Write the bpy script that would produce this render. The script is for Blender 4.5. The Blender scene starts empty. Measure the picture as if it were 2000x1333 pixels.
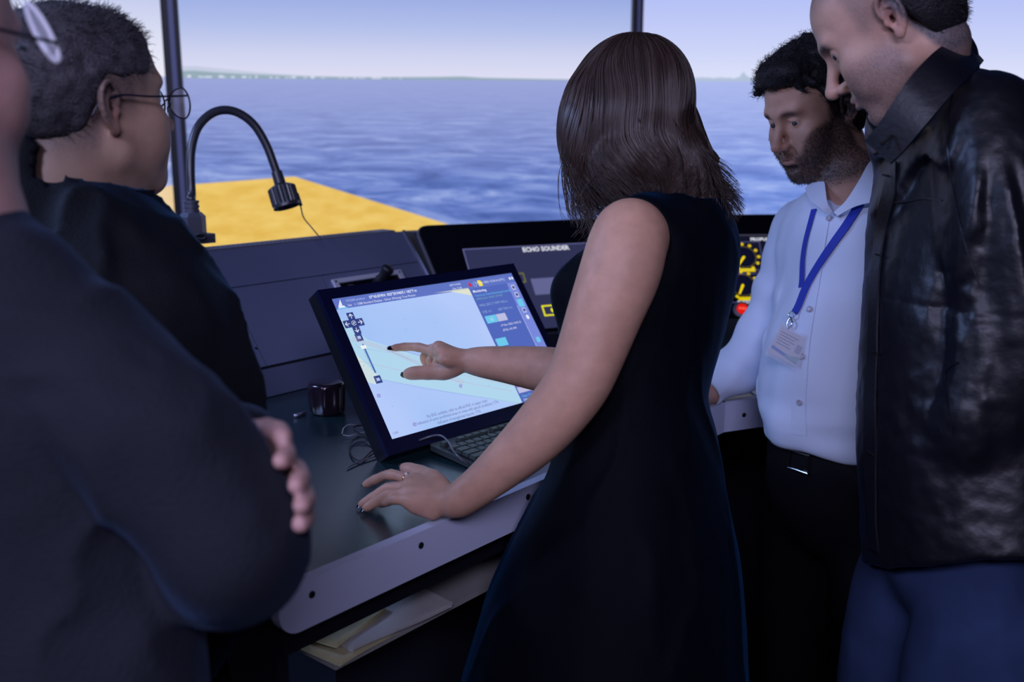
import bpy, bmesh, math, random
import numpy as np
from mathutils import Vector, Matrix

SC = bpy.context.scene
COL = SC.collection
# ------------------------------------------------------------------ camera, world, lights, exposure
PITCH = math.radians(12.0)
CZ, SP, CP, FPX = 1.5, math.sin(PITCH), math.cos(PITCH), 1944.0
cam_d = bpy.data.cameras.new('camera')
cam = bpy.data.objects.new('camera', cam_d)
COL.objects.link(cam)
cam.location = (0, 0, CZ)
cam.rotation_euler = (math.radians(90) - PITCH, 0, 0)
cam_d.sensor_width = 36.0
cam_d.lens = 36.0 * FPX / 2000.0
cam_d.clip_start = 0.02
cam_d.dof.use_dof = True
cam_d.dof.focus_distance = 1.72
cam_d.dof.aperture_fstop = 3.2
SC.camera = cam

world = bpy.data.worlds.new('world')
SC.world = world
world.use_nodes = True
world.node_tree.nodes['Background'].inputs[0].default_value = (0.25, 0.3, 0.6, 1)
world.node_tree.nodes['Background'].inputs[1].default_value = 0.02

SC.view_settings.view_transform = 'Standard'
SC.view_settings.look = 'None'
SC.view_settings.gamma = 1.0
SC.view_settings.use_curve_mapping = False
SC.view_settings.exposure = 0.0


def area_light(name, loc, target, size, power, color):
    l = bpy.data.lights.new(name, 'AREA')
    l.shape = 'RECTANGLE'
    l.size, l.size_y = size
    l.energy = power
    l.color = color
    o = bpy.data.objects.new(name, l)
    COL.objects.link(o)
    o.location = loc
    o.rotation_euler = (Vector(target) - Vector(loc)).to_track_quat('-Z', 'Y').to_euler()
    return o


# unseen fill lamps, added above and behind the camera
area_light('overhead_fill', (-1.6, -0.7, 2.72), (0.3, 1.5, 1.1), (0.9, 0.6), 52.0, (0.60, 0.62, 1.0))
area_light('overhead_fill', (0.1, -1.3, 2.60), (0.1, 1.2, 0.9), (1.4, 0.6), 56.0, (0.64, 0.62, 1.0))
# blue fill lamp added high at the left to give edge light
area_light('left_rim_fill', (-2.3, 1.6, 2.55), (0.3, 1.8, 1.0), (0.8, 0.5), 34.0, (0.35, 0.5, 1.0))


# ------------------------------------------------------------------ helpers
def W(px, py, d):
    """point seen at pixel (px,py) at depth d along the view axis"""
    x, v = (px - 1000) / FPX, (py - 666.5) / FPX
    return np.array((x * d, (CP - v * SP) * d, CZ + (-SP - v * CP) * d))


def WZ(px, py, z):
    x, v = (px - 1000) / FPX, (py - 666.5) / FPX
    d = (CZ - z) / (SP + v * CP)
    return W(px, py, d)


def WP(px, py, p0, nrm):
    r = W(px, py, 1.0) - np.array((0, 0, CZ))
    p0 = np.array(p0, float); nrm = np.array(nrm, float)
    t = nrm.dot(p0 - np.array((0, 0, CZ))) / nrm.dot(r)
    return np.array((0, 0, CZ)) + t * r


def nz(v):
    v = np.array(v, float)
    return v / np.linalg.norm(v)


MATS = {}


def mat(name, color=(0.5, 0.5, 0.5), rough=0.6, metal=0.0, spec=0.5, emit=None, estr=1.0, alpha=None,
        bump=None, vary=None, sheen=0.0, stint=None, sss=0.0, trans=0.0, coat=0.0, vcol=None, ior=1.45):
    """procedural principled material. bump=(scale,strength[,detail]); vary=(scale,amount)"""
    if name in MATS:
        return MATS[name]
    m = bpy.data.materials.new(name)
    m.use_nodes = True
    nt = m.node_tree
    b = nt.nodes['Principled BSDF']
    I = b.inputs
    I['Base Color'].default_value = (*color, 1)
    I['Roughness'].default_value = rough
    I['Metallic'].default_value = metal
    I['Specular IOR Level'].default_value = spec
    I['IOR'].default_value = ior
    I['Sheen Weight'].default_value = sheen
    I['Subsurface Weight'].default_value = sss
    if stint:
        I['Sheen Tint'].default_value = (*stint, 1)
        I['Sheen Roughness'].default_value = 0.35
    if sss:
        I['Subsurface Radius'].default_value = (0.6, 0.25, 0.15)
        I['Subsurface Scale'].default_value = 0.01
    I['Transmission Weight'].default_value = trans
    I['Coat Weight'].default_value = coat
    if emit:
        I['Emission Color'].default_value = (*emit, 1)
        I['Emission Strength'].default_value = estr
    if alpha is not None:
        I['Alpha'].default_value = alpha
    tc = nt.nodes.new('ShaderNodeTexCoord')
    base = None
    if vcol:
        a = nt.nodes.new('ShaderNodeAttribute')
        a.attribute_name = vcol
        base = a.outputs['Color']
    if vary:
        n = nt.nodes.new('ShaderNodeTexNoise')
        n.inputs['Scale'].default_value = vary[0]
        n.inputs['Detail'].default_value = 5
        nt.links.new(tc.outputs['Object'], n.inputs['Vector'])
        mr = nt.nodes.new('ShaderNodeMapRange')
        mr.inputs['From Min'].default_value = 0.25
        mr.inputs['From Max'].default_value = 0.75
        mr.inputs['To Min'].default_value = 1 - vary[1]
        mr.inputs['To Max'].default_value = 1 + vary[1]
        nt.links.new(n.outputs['Fac'], mr.inputs['Value'])
        mx = nt.nodes.new('ShaderNodeVectorMath')
        mx.operation = 'SCALE'
        if base:
            nt.links.new(base, mx.inputs[0])
        else:
            mx.inputs[0].default_value = color
        nt.links.new(mr.outputs['Result'], mx.inputs['Scale'])
        base = mx.outputs['Vector']
    if base:
        nt.links.new(base, I['Base Color'])
    if bump:
        n = nt.nodes.new('ShaderNodeTexNoise')
        n.inputs['Scale'].default_value = bump[0]
        n.inputs['Detail'].default_value = bump[2] if len(bump) > 2 else 3
        nt.links.new(tc.outputs['Object'], n.inputs['Vector'])
        bp = nt.nodes.new('ShaderNodeBump')
        bp.inputs['Strength'].default_value = bump[1]
        bp.inputs['Distance'].default_value = 0.004
        nt.links.new(n.outputs['Fac'], bp.inputs['Height'])
        nt.links.new(bp.outputs['Normal'], I['Normal'])
    MATS[name] = m
    return m


def emis(name, color, s=1.0):
    """matte display pixel colour: pure emission, as given in sRGB 0..255"""
    if name in MATS:
        return MATS[name]
    lin = [((c / 255) / 12.92 if c / 255 < 0.04045 else ((c / 255 + 0.055) / 1.055) ** 2.4) for c in color]
    m = bpy.data.materials.new(name)
    m.use_nodes = True
    nt = m.node_tree
    nt.nodes.clear()
    e = nt.nodes.new('ShaderNodeEmission')
    e.inputs[0].default_value = (*lin, 1)
    e.inputs[1].default_value = s
    o = nt.nodes.new('ShaderNodeOutputMaterial')
    nt.links.new(e.outputs[0], o.inputs[0])
    MATS[name] = m
    return m


def empty(name, loc=(0, 0, 0), label=None, cat=None, group=None):
    o = bpy.data.objects.new(name, None)
    COL.objects.link(o)
    o.location = [float(c) for c in loc]
    o.empty_display_size = 0.05
    tag(o, label, cat, group)
    return o


def tag(o, label=None, cat=None, group=None, kind=None):
    if label: o['label'] = label
    if cat: o['category'] = cat
    if group: o['group'] = group
    if kind: o['kind'] = kind
    return o


def link_mesh(name, me, m, parent=None, label=None):
    o = bpy.data.objects.new(name, me)
    COL.objects.link(o)
    if m is not None:
        for mm in (m if isinstance(m, (list, tuple)) else [m]):
            me.materials.append(mm)
    if parent is not None:
        o.parent = parent
        inv = Matrix.Identity(4)
        p = parent
        loc = Vector((0, 0, 0))
        while p is not None:
            loc += p.location
            p = p.parent
        o.location = -loc
    if label: o['label'] = label
    return o


def obj(name, bm, m, parent=None, smooth=False, bevel=0.0, label=None, seg=2, autosm=False):
    """bmesh in world coordinates -> one mesh object"""
    if bevel:
        es = [e for e in bm.edges if len(e.link_faces) == 2 and e.calc_face_angle(0) > 0.5]
        if es:
            bmesh.ops.bevel(bm, geom=es, offset=bevel, segments=seg, profile=0.6, affect='EDGES', clamp_overlap=True)
    me = bpy.data.meshes.new(name)
    bmesh.ops.recalc_face_normals(bm, faces=bm.faces[:])
    bm.to_mesh(me)
    bm.free()
    if smooth:
        me.polygons.foreach_set('use_smooth', [True] * len(me.polygons))
        if autosm:
            try:
                me.set_sharp_from_angle(angle=math.radians(38))
            except Exception:
                pass
    return link_mesh(name, me, m, parent, label)


def B():
    return bmesh.new()


def add_hexa(bm, pts):
    """8 points: bottom 4 (ccw) then top 4"""
    v = [bm.verts.new([float(c) for c in p]) for p in pts]
    for f in ((3, 2, 1, 0), (4, 5, 6, 7), (0, 1, 5, 4), (1, 2, 6, 5), (2, 3, 7, 6), (3, 0, 4, 7)):
        bm.faces.new([v[i] for i in f])
    return bm


def add_obox(bm, o, ex, ey, ez, x, y, z):
    """box in frame (o, ex, ey, ez) with ranges x,y,z"""
    o, ex, ey, ez = map(np.array, (o, ex, ey, ez))
    P = lambda a, b, c: o + ex * a + ey * b + ez * c
    return add_hexa(bm, [P(x[0], y[0], z[0]), P(x[1], y[0], z[0]), P(x[1], y[1], z[0]), P(x[0], y[1], z[0]),
                         P(x[0], y[0], z[1]), P(x[1], y[0], z[1]), P(x[1], y[1], z[1]), P(x[0], y[1], z[1])])


def add_prism(bm, poly, vec):
    """planar polygon (3D points) extruded by vec"""
    vec = np.array(vec, float)
    a = [bm.verts.new([float(c) for c in p]) for p in poly]
    b = [bm.verts.new([float(c) for c in (np.array(p) + vec)]) for p in poly]
    n = len(a)
    bm.faces.new(a[::-1]); bm.faces.new(b)
    for i in range(n):
        bm.faces.new((a[i], a[(i + 1) % n], b[(i + 1) % n], b[i]))
    return bm


def add_poly(bm, pts, mi=0):
    f = bm.faces.new([bm.verts.new([float(c) for c in p]) for p in pts])
    f.material_index = mi
    return f


def add_tube(bm, pts, rad, n=10, caps=True):
    pts = [np.array(p, float) for p in pts]
    if not hasattr(rad, '__len__'): rad = [rad] * len(pts)
    rings = []
    up = None
    for i, p in enumerate(pts):
        t = nz(pts[min(i + 1, len(pts) - 1)] - pts[max(i - 1, 0)])
        if up is None:
            up = nz(np.cross(t, (0.3, 0.2, 1) if abs(t[2]) < 0.9 else (1, 0, 0.1)))
        up = nz(up - t * up.dot(t))
        w = np.cross(t, up)
        rings.append([bm.verts.new(list(p + rad[i] * (math.cos(2 * math.pi * k / n) * up + math.sin(2 * math.pi * k / n) * w))) for k in range(n)])
    for a, b in zip(rings, rings[1:]):
        for k in range(n):
            bm.faces.new((a[k], a[(k + 1) % n], b[(k + 1) % n], b[k]))
    if caps:
        bm.faces.new(rings[0][::-1]); bm.faces.new(rings[-1])
    return bm


def add_lathe(bm, o, axis, prof, n=24):
    """prof: list of (height, radius)"""
    axis = nz(axis); o = np.array(o, float)
    return add_tube_frames(bm, [(o + axis * h, r) for h, r in prof], axis, n)


def add_tube_frames(bm, pr, axis, n):
    u = nz(np.cross(axis, (0.31, 0.2, 0.93) if abs(axis[2]) < 0.9 else (1, 0, 0)))
    w = np.cross(axis, u)
    rings = [[bm.verts.new(list(p + max(r, 1e-4) * (math.cos(2 * math.pi * k / n) * u + math.sin(2 * math.pi * k / n) * w))) for k in range(n)] for p, r in pr]
    for a, b in zip(rings, rings[1:]):
        for k in range(n):
            bm.faces.new((a[k], a[(k + 1) % n], b[(k + 1) % n], b[k]))
    bm.faces.new(rings[0][::-1]); bm.faces.new(rings[-1])
    return bm


def catmull(pts, n=8):
    P = [np.array(p, float) for p in pts]
    P = [2 * P[0] - P[1]] + P + [2 * P[-1] - P[-2]]
    out = []
    for i in range(1, len(P) - 2):
        for k in range(n):
            t = k / n
            out.append(0.5 * (2 * P[i] + (P[i + 1] - P[i - 1]) * t + (2 * P[i - 1] - 5 * P[i] + 4 * P[i + 1] - P[i + 2]) * t * t + (3 * P[i] - P[i - 1] - 3 * P[i + 1] + P[i + 2]) * t ** 3))
    out.append(P[-2])
    return out


def text_bm(bm, s, o, ex, ey, size, mi=0, align='LEFT', bold=0.0, ext=0.0, sx=1.0):
    """lettering as flat mesh: origin o, direction ex, up ey"""
    cu = bpy.data.curves.new('t', 'FONT')
    cu.body = s
    cu.size = size
    cu.align_x = align
    cu.offset = bold
    cu.extrude = ext
    cu.resolution_u = 2
    ob = bpy.data.objects.new('t', cu)
    me = bpy.data.meshes.new_from_object(ob)
    o, ex, ey = np.array(o, float), nz(ex), nz(ey)
    ez = np.cross(ex, ey)
    M = Matrix([(ex[0] * sx, ey[0], ez[0], o[0]), (ex[1] * sx, ey[1], ez[1], o[1]), (ex[2] * sx, ey[2], ez[2], o[2]), (0, 0, 0, 1)])
    me.transform(M)
    nf = len(bm.faces)
    bm.from_mesh(me)
    bm.faces.ensure_lookup_table()
    for i in range(nf, len(bm.faces)):
        bm.faces[i].material_index = mi
    bpy.data.objects.remove(ob)
    bpy.data.curves.remove(cu)
    bpy.data.meshes.remove(me)


def screw(o, axis, r, parent, m, name='screw', h=0.0015):
    o = np.array(o, float); axis = nz(axis)
    bm = B()
    add_lathe(bm, o, axis, [(-0.001, r), (h * 0.6, r), (h, r * 0.75), (h, r * 0.45), (h * 0.3, r * 0.4)], 12)
    return obj(name, bm, m, parent)

# ------------------------------------------------------------------ materials
M_dark = mat('dark_metal', (0.018, 0.020, 0.032), 0.55, 0.0, 0.4, bump=(900, 0.15), vary=(3, 0.12))
M_panel = mat('console_paint', (0.115, 0.135, 0.235), 0.5, 0.0, 0.45, bump=(1400, 0.12), vary=(2.5, 0.1))
M_black = mat('black_plastic', (0.008, 0.009, 0.014), 0.42, 0.0, 0.4, bump=(600, 0.1))
M_gloss = mat('black_glass', (0.003, 0.0035, 0.007), 0.28, 0.0, 0.35)
M_desk = mat('desk_laminate', (0.010, 0.030, 0.038), 0.23, 0.0, 0.9, bump=(700, 0.08), vary=(4, 0.15), ior=1.75)
M_fascia = mat('grey_fascia', (0.52, 0.55, 0.70), 0.5, 0.0, 0.4, bump=(900, 0.12), vary=(3, 0.06))
M_room = mat('room_paint', (0.02, 0.022, 0.035), 0.9, vary=(2, 0.2))
M_floor = mat('floor_carpet', (0.012, 0.012, 0.016), 0.95, bump=(400, 0.5), vary=(30, 0.3))
M_chrome = mat('chrome', (0.75, 0.77, 0.8), 0.18, 1.0)
M_alu = mat('aluminium', (0.42, 0.43, 0.52), 0.38, 0.85, bump=(500, 0.05))

# ------------------------------------------------------------------ room shell
def wall_box(name, x, y, z, m):
    bm = B(); add_obox(bm, (0, 0, 0), (1, 0, 0), (0, 1, 0), (0, 0, 1), x, y, z)
    return tag(obj(name, bm, m), kind='structure')
wall_box('floor', (-3.4, 4.4), (-2.6, 5.6), (-0.1, 0), M_floor)
wall_box('ceiling', (-3.4, 4.4), (-2.6, 5.6), (2.8, 2.9), M_room)
wall_box('wall_left', (-3.4, -3.3), (-2.5, 5.5), (0, 2.8), M_room)
wall_box('wall_right', (4.3, 4.4), (-2.5, 5.5), (0, 2.8), M_room)
wall_box('wall_back', (-3.4, 4.4), (-2.6, -2.5), (0, 2.8), M_room)
wall_box('wall_front', (-3.4, 4.4), (5.5, 5.6), (0, 2.8), M_room)

# ------------------------------------------------------------------ wrap-around display panels with the sea image
SEA_Z = 1.697


def sea_material(name, sky, sea_near, sea_far, seed, top_h=0.34):
    """image shown by a display: sky gradient above, rippled water below (object coords: x along panel, z = height over horizon)"""
    m = bpy.data.materials.new(name); m.use_nodes = True
    nt = m.node_tree; nt.nodes.clear()
    N = lambda t: nt.nodes.new(t)
    L = nt.links.new
    tc = N('ShaderNodeTexCoord'); sp = N('ShaderNodeSeparateXYZ'); L(tc.outputs['Object'], sp.inputs[0])

    def math_(op, a, b=None, c=None):
        n = N('ShaderNodeMath'); n.operation = op
        for i, v in enumerate((a, b, c)):
            if v is None: continue
            if hasattr(v, 'links'): L(v, n.inputs[i])
            else: n.inputs[i].default_value = v
        return n.outputs[0]
    x, z = sp.outputs['X'], sp.outputs['Z']
    # sky ramp
    r = N('ShaderNodeValToRGB')
    L(math_('DIVIDE', z, top_h), r.inputs[0])
    lin = lambda c: [((q / 255) / 12.92 if q / 255 < 0.04045 else ((q / 255 + 0.055) / 1.055) ** 2.4) for q in c] + [1]
    els = r.color_ramp.elements
    els[0].position = 0; els[0].color = lin(sky[0][1])
    els[1].position = 1; els[1].color = lin(sky[-1][1])
    for p, c in sky[1:-1]:
        e = els.new(p); e.color = lin(c)
    # water: perspective coordinates
    dep = math_('MAXIMUM', math_('MULTIPLY', z, -1.0), 0.002)
    inv = math_('DIVIDE', 1.0, math_('ADD', dep, 0.035))
    cx = math_('MULTIPLY', math_('ADD', x, 0.0), math_('POWER', inv, 0.75))
    cb = N('ShaderNodeCombineXYZ')
    L(math_('MULTIPLY', cx, 1.1), cb.inputs[0]); L(math_('MULTIPLY', inv, 3.1), cb.inputs[1]); cb.inputs[2].default_value = seed
    n1 = N('ShaderNodeTexNoise'); n1.inputs['Scale'].default_value = 1.7; n1.inputs['Detail'].default_value = 6; n1.inputs['Roughness'].default_value = 0.62
    n1.inputs['Distortion'].default_value = 0.6
    L(cb.outputs[0], n1.inputs['Vector'])
    w = N('ShaderNodeValToRGB'); L(n1.outputs['Fac'], w.inputs[0])
    e = w.color_ramp.elements
    e[0].position = 0.33; e[0].color = lin(sea_near[0]); e[1].position = 0.70; e[1].color = lin(sea_near[2])
    k = e.new(0.5); k.color = lin(sea_near[1])
    f = N('ShaderNodeMapRange'); L(dep, f.inputs['Value'])
    f.inputs['From Min'].default_value = 0.0; f.inputs['From Max'].default_value = 0.42
    f.inputs['To Min'].default_value = 0.93; f.inputs['To Max'].default_value = 0.0
    mx = N('ShaderNodeMix'); mx.data_type = 'RGBA'
    L(f.outputs[0], mx.inputs['Factor']); L(w.outputs[0], mx.inputs['A']); mx.inputs['B'].default_value = lin(sea_far)
    sel = N('ShaderNodeMix'); sel.data_type = 'RGBA'
    L(math_('GREATER_THAN', z, 0.0), sel.inputs['Factor']); L(mx.outputs['Result'], sel.inputs['A']); L(r.outputs[0], sel.inputs['B'])
    em = N('ShaderNodeEmission'); L(sel.outputs['Result'], em.inputs[0])
    out = N('ShaderNodeOutputMaterial'); L(em.outputs[0], out.inputs[0])
    return m


def deck_material(name, ca, cb_):
    m = bpy.data.materials.new(name); m.use_nodes = True
    nt = m.node_tree; nt.nodes.clear()
    N = lambda t: nt.nodes.new(t); L = nt.links.new
    tc = N('ShaderNodeTexCoord'); mp = N('ShaderNodeMapping'); mp.inputs['Scale'].default_value = (9, 9, 26)
    L(tc.outputs['Object'], mp.inputs[0])
    n = N('ShaderNodeTexNoise'); n.inputs['Scale'].default_value = 1.0; n.inputs['Detail'].default_value = 7; L(mp.outputs[0], n.inputs['Vector'])
    r = N('ShaderNodeValToRGB'); L(n.outputs['Fac'], r.inputs[0])
    lin = lambda c: [((q / 255 + 0.055) / 1.055) ** 2.4 for q in c] + [1]
    r.color_ramp.elements[0].position = 0.35; r.color_ramp.elements[0].color = lin(ca)
    r.color_ramp.elements[1].position = 0.65; r.color_ramp.elements[1].color = lin(cb_)
    em = N('ShaderNodeEmission'); L(r.outputs[0], em.inputs[0]); out = N('ShaderNodeOutputMaterial'); L(em.outputs[0], out.inputs[0])
    return m


DL, DR = np.array((-1.282, 3.92)), np.array((0.502, 4.2))      # joints of the display wall
e_mid = nz(DR - DL)
def ang(a): return np.array((math.cos(math.radians(a)), math.sin(math.radians(a))))
D0 = DL - ang(34) * 1.9
D3 = DR + ang(-4) * 2.05
ZT, ZB = 2.03, 0.78


def display(a, b, image, label, top=ZT):
    a, b = np.array(a), np.array(b)
    u = nz(b - a); n = np.array((u[1], -u[0])); L_ = np.linalg.norm(b - a)
    r = empty('display_screen', (a[0], a[1], 0), label, 'screen')
    ex, ey, ez = (*u, 0), (*n, 0), (0, 0, 1)
    o = np.array((a[0], a[1], 0))
    bm = B(); add_obox(bm, o, ex, ey, ez, (0.01, L_ - 0.01), (-0.09, -0.012), (ZB - 0.03, top + 0.03))
    obj('housing', bm, M_black, r)
    fr = B()
    add_obox(fr, o, ex, ey, ez, (0.01, L_ - 0.01), (-0.0115, 0.004), (top, top + 0.03))
    obj('top_frame', fr, M_black, r)
    fr = B()
    add_obox(fr, o, ex, ey, ez, (0.01, L_ - 0.01), (-0.0115, 0.004), (ZB - 0.03, ZB))
    obj('bottom_frame', fr, M_black, r)
    # the image panel has its own local axes: x along, z above the pictured horizon
    me = bpy.data.meshes.new('image_panel')
    me.from_pydata([(0.012, 0, ZB - SEA_Z), (L_ - 0.012, 0, ZB - SEA_Z), (L_ - 0.012, 0, top - SEA_Z), (0.012, 0, top - SEA_Z)], [], [(0, 1, 2, 3)])
    p = link_mesh('image_panel', me, image, r)
    p.location = (-0.008 * n[0], -0.008 * n[1], SEA_Z)
    p.rotation_euler = (0, 0, math.atan2(u[1], u[0]))
    return r, u, n


near = [(70, 92, 160), (104, 128, 200), (160, 178, 232)]
I_mid = sea_material('sea_image_middle', [(0, (222, 222, 244)), (0.25, (208, 212, 240)), (0.6, (176, 190, 234)), (1, (150, 168, 226))], near, (158, 168, 220), 1.3)
I_left = sea_material('sea_image_left', [(0, (236, 234, 248)), (0.3, (226, 228, 246)), (1, (186, 196, 234))], [(100, 120, 185), (140, 158, 215), (190, 200, 240)], (176, 184, 228), 4.1)
I_right = sea_material('sea_image_right', [(0, (222, 226, 250)), (0.35, (204, 212, 248)), (1, (178, 190, 246))], [(84, 110, 190), (118, 145, 222), (170, 190, 245)], (176, 188, 240), 7.7)
dispL, uL, nL = display(D0, DL, I_left, 'pale sea and sky screen left of the left dark mullion, behind the man in glasses')
dispM, uM, nM = display(DL, DR, I_mid, 'wide sea screen between the two mullions with yellow ship deck and long coastline')
dispR, uR, nR = display(DR, D3, I_right, 'sea and sky screen right of the right mullion, behind the two men')


def onscreen(px, py, a, n, off=0.0):
    n3 = np.array((n[0], n[1], 0)); p0 = np.array((a[0], a[1], 0)) + n3 * (off - 0.008)
    return WP(px, py, p0, n3)


def flat_image(name, pix, a, n, off, m, parent):
    bm = B(); add_poly(bm, [onscreen(px, py, a, n, off) for px, py in pix])
    return obj(name, bm, m, parent)


M_deckimg = deck_material('deck_image', (226, 184, 88), (238, 202, 112))
M_deckimg2 = deck_material('deck_image_pale', (232, 200, 150), (240, 214, 168))
flat_image('deck_picture', [(300, 366), (575, 345), (884, 441), (990, 478), (1060, 520), (300, 560)], DL, nM, 0.003, M_deckimg, dispM)
flat_image('deck_picture', [(150, 384), (356, 360.5), (356, 560), (150, 560)], DL, nL, 0.003, M_deckimg2, dispL)
# coast strips
def coast(parent, a, n, pts, m, base):
    pix = pts + [(p[0], base(p[0])) for p in reversed(pts)]
    return flat_image('coast_picture', pix, a, n, 0.002, m, parent)
rnd = random.Random(4)
pts = [(340, 130), (380, 129), (430, 134), (480, 139), (540, 144), (600, 148), (680, 150), (760, 150.5), (840, 150), (900, 151), (980, 152.5), (1060, 154), (1110, 155), (1200, 155.5)]
coast(dispM, DL, nM, pts, emis('far_hill', (196, 204, 226)), lambda x: 152 + (x - 358) * 0.0065)
pts = [(340, 139), (380, 138), (430, 142), (480, 145), (540, 147), (600, 149.5), (680, 151), (760, 151), (840, 150.8), (870, 150), (905, 149.5), (940, 152), (980, 153), (1060, 154.5), (1110, 155.2), (1200, 156)]
bm = B(); 
flat_image('coast_picture', pts + [(x, 152.8 + (x - 358) * 0.0065) for x in (1200, 340)], DL, nM, 0.0026, emis('green_shore', (150, 172, 184)), dispM)
bm = B()
for i in range(34):
    x = 362 + rnd.random() ** 1.5 * 420; w = rnd.uniform(3, 9); y = 151.5 + (x - 358) * 0.0065
    h = rnd.uniform(2, 6) * (1 - (x - 360) / 700)
    add_poly(bm, [onscreen(px, py, DL, nM, 0.0032) for px, py in ((x, y), (x + w, y), (x + w, y - h), (x, y - h))])
obj('shore_houses_picture', bm, emis('white_houses', (216, 222, 240)), dispM)['kind'] = 'stuff'
pts = [(1335, 157)] + [(1345 + i * 8, 152.5 + rnd.uniform(-1.4, 1.2)) for i in range(12)] + [(1445, 150), (1452, 140), (1458, 148), (1475, 156), (1600, 157)]
flat_image('coast_picture', pts + [(1600, 159), (1335, 159)], DR, nR, 0.002, emis('right_shore', (178, 194, 218)), dispR)


def mullion(p, ang_deg, w, d, label, off):
    u = ang(ang_deg); n = np.array((u[1], -u[0]))
    r = empty('mullion', (p[0], p[1], 0), label, 'mullion')
    o = np.array((p[0] + n[0] * off, p[1] + n[1] * off, 0))
    bm = B(); add_obox(bm, o, (*u, 0), (*n, 0), (0, 0, 1), (-w / 2, w / 2), (-0.05, d), (0, 2.8))
    obj('post', bm, M_black, r, bevel=0.003)
    bm = B(); add_obox(bm, o, (*u, 0), (*n, 0), (0, 0, 1), (-w * 0.08, w * 0.22), (d, d + 0.006), (0.01, 2.79))
    obj('cover_strip', bm, mat('mullion_strip', (0.16, 0.17, 0.30), 0.45), r, bevel=0.002)
    return r
mullion(DL + np.array((-0.005, 0)), 16, 0.062, 0.04, 'two-tone dark vertical mullion behind the gooseneck lamp', 0.012)
mullion(DR, 3, 0.042, 0.03, "dark vertical mullion rising above the woman's head", 0.012)

# ------------------------------------------------------------------ console, first (left) section
u1, n1 = nz((0.643, 0.766)), nz((-0.766, 0.643))
A1 = np.array((-0.283, 1.218))
def C1(s, D, z):
    p = A1 + u1 * s + n1 * D
    return np.array((p[0], p[1], z))
u3 = np.array((*u1, 0)); n3 = np.array((*n1, 0)); Z3 = np.array((0, 0, 1.0))

K1, K2 = np.array((0.449, 2.09)), np.array((0.546, 2.133))
K3 = K2 + ang(-10) * 1.35
desk = empty('worktop', (0.1, 2.0, 0), 'dark laminate worktop with grey fascia running along the whole wrap-around console', 'worktop')
A0 = C1(-0.045, 0, 0)[:2]
poly = [A0, K1, K2, K3, (2.0, 2.85), (0.62, 2.84), C1(1.16, 0.82, 0)[:2], C1(0.3, 0.82, 0)[:2], (-0.64, 1.93), (-0.345, 1.52)]
bm = B(); add_prism(bm, [(p[0], p[1], 0.888) for p in poly], (0, 0, 0.032))
obj('desk_top', bm, M_desk, desk, bevel=0.002)


def fascia(p, q, z0, z1, round_end=False, t=0.018, cut=0.0):
    u = nz(q - p); n = np.array((u[1], -u[0]))  # outward
    L_ = np.linalg.norm(q - p)
    o = np.array((p[0], p[1], 0))
    r = 0.032
    pr = []
    if round_end:
        for k in range(7):
            a = math.radians(90 + 15 * k); pr.append((r + r * math.cos(a), z1 - r + r * math.sin(a)))
        for k in range(7):
            a = math.radians(180 + 15 * k); pr.append((r + r * math.cos(a), z0 + r + r * math.sin(a)))
    else:
        pr = [(0, z1), (0, z0)]
    pr += [(L_, z0), (L_, z1)]
    bm = B(); add_prism(bm, [o + np.array((*u, 0)) * a + np.array((*n, 0)) * 0.0005 + np.array((0, 0, b)) for a, b in pr], np.array((*n, 0)) * t)
    f = obj('fascia', bm, M_fascia, desk, bevel=0.0025)
    return f, u, n
for p, q, re in ((A0, K1, True), (K1, K2, False), (K2, K3, False)):
    f, u, n = fascia(p, q, 0.856, 0.924, re)
M_scr = mat('dark_screw', (0.02, 0.022, 0.03), 0.4, 0.6)
for px, py in ((609, 1162), (822, 1066), (1031, 971)):
    o = WP(px, py, C1(0, -0.0185, 0), -n3)
    screw(o, -n3, 0.0052, desk, M_scr, h=0.002)
un = nz(K2 - K1); nn = np.array((un[1], -un[0], 0))
screw(WP(1453, 811, np.array((K1[0], K1[1], 0)) + nn * 0.0185, nn), nn, 0.0052, desk, M_scr, h=0.002)
# joint strip between the left worktop and the right one
bm = B(); a = np.array((K2[0], K2[1], 0.9205)); b_ = WZ(1446, 750, 0.9205); 
d_ = nz(b_ - a); sd = np.cross(d_, (0, 0, 1))
add_obox(bm, a, d_, sd, Z3, (0, 0.5), (-0.004, 0.004), (0, 0.003))
obj('joint_strip', bm, M_alu, desk)

bm = B(); add_obox(bm, C1(0, 0, 0), u3, n3, Z3, (-0.015, 1.06), (0.016, 0.034), (0.808, 0.8875))
obj('apron', bm, M_black, desk)
bm = B(); add_obox(bm, C1(0, 0, 0), u3, n3, Z3, (-0.015, 0.004), (0.0345, 0.298), (0.70, 0.8875))
obj('end_panel', bm, M_black, desk)
cons = empty('console_desk', C1(0.7, 0.8, 0), 'slanted dark blue-grey console section behind the tilted monitor', 'console')
# pedestal and rear body
bm = B()
prof = [(0.30, 0.0), (0.30, 0.885), (0.80, 0.885), (0.80, 0.935), (0.782, 0.99), (0.965, 1.228), (1.05, 1.228), (1.10, 0.0)]
add_prism(bm, [C1(0.30, D, z) for D, z in prof], u3 * (1.127 - 0.30))
obj('cabinet', bm, M_dark, cons, bevel=0.003)
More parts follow.
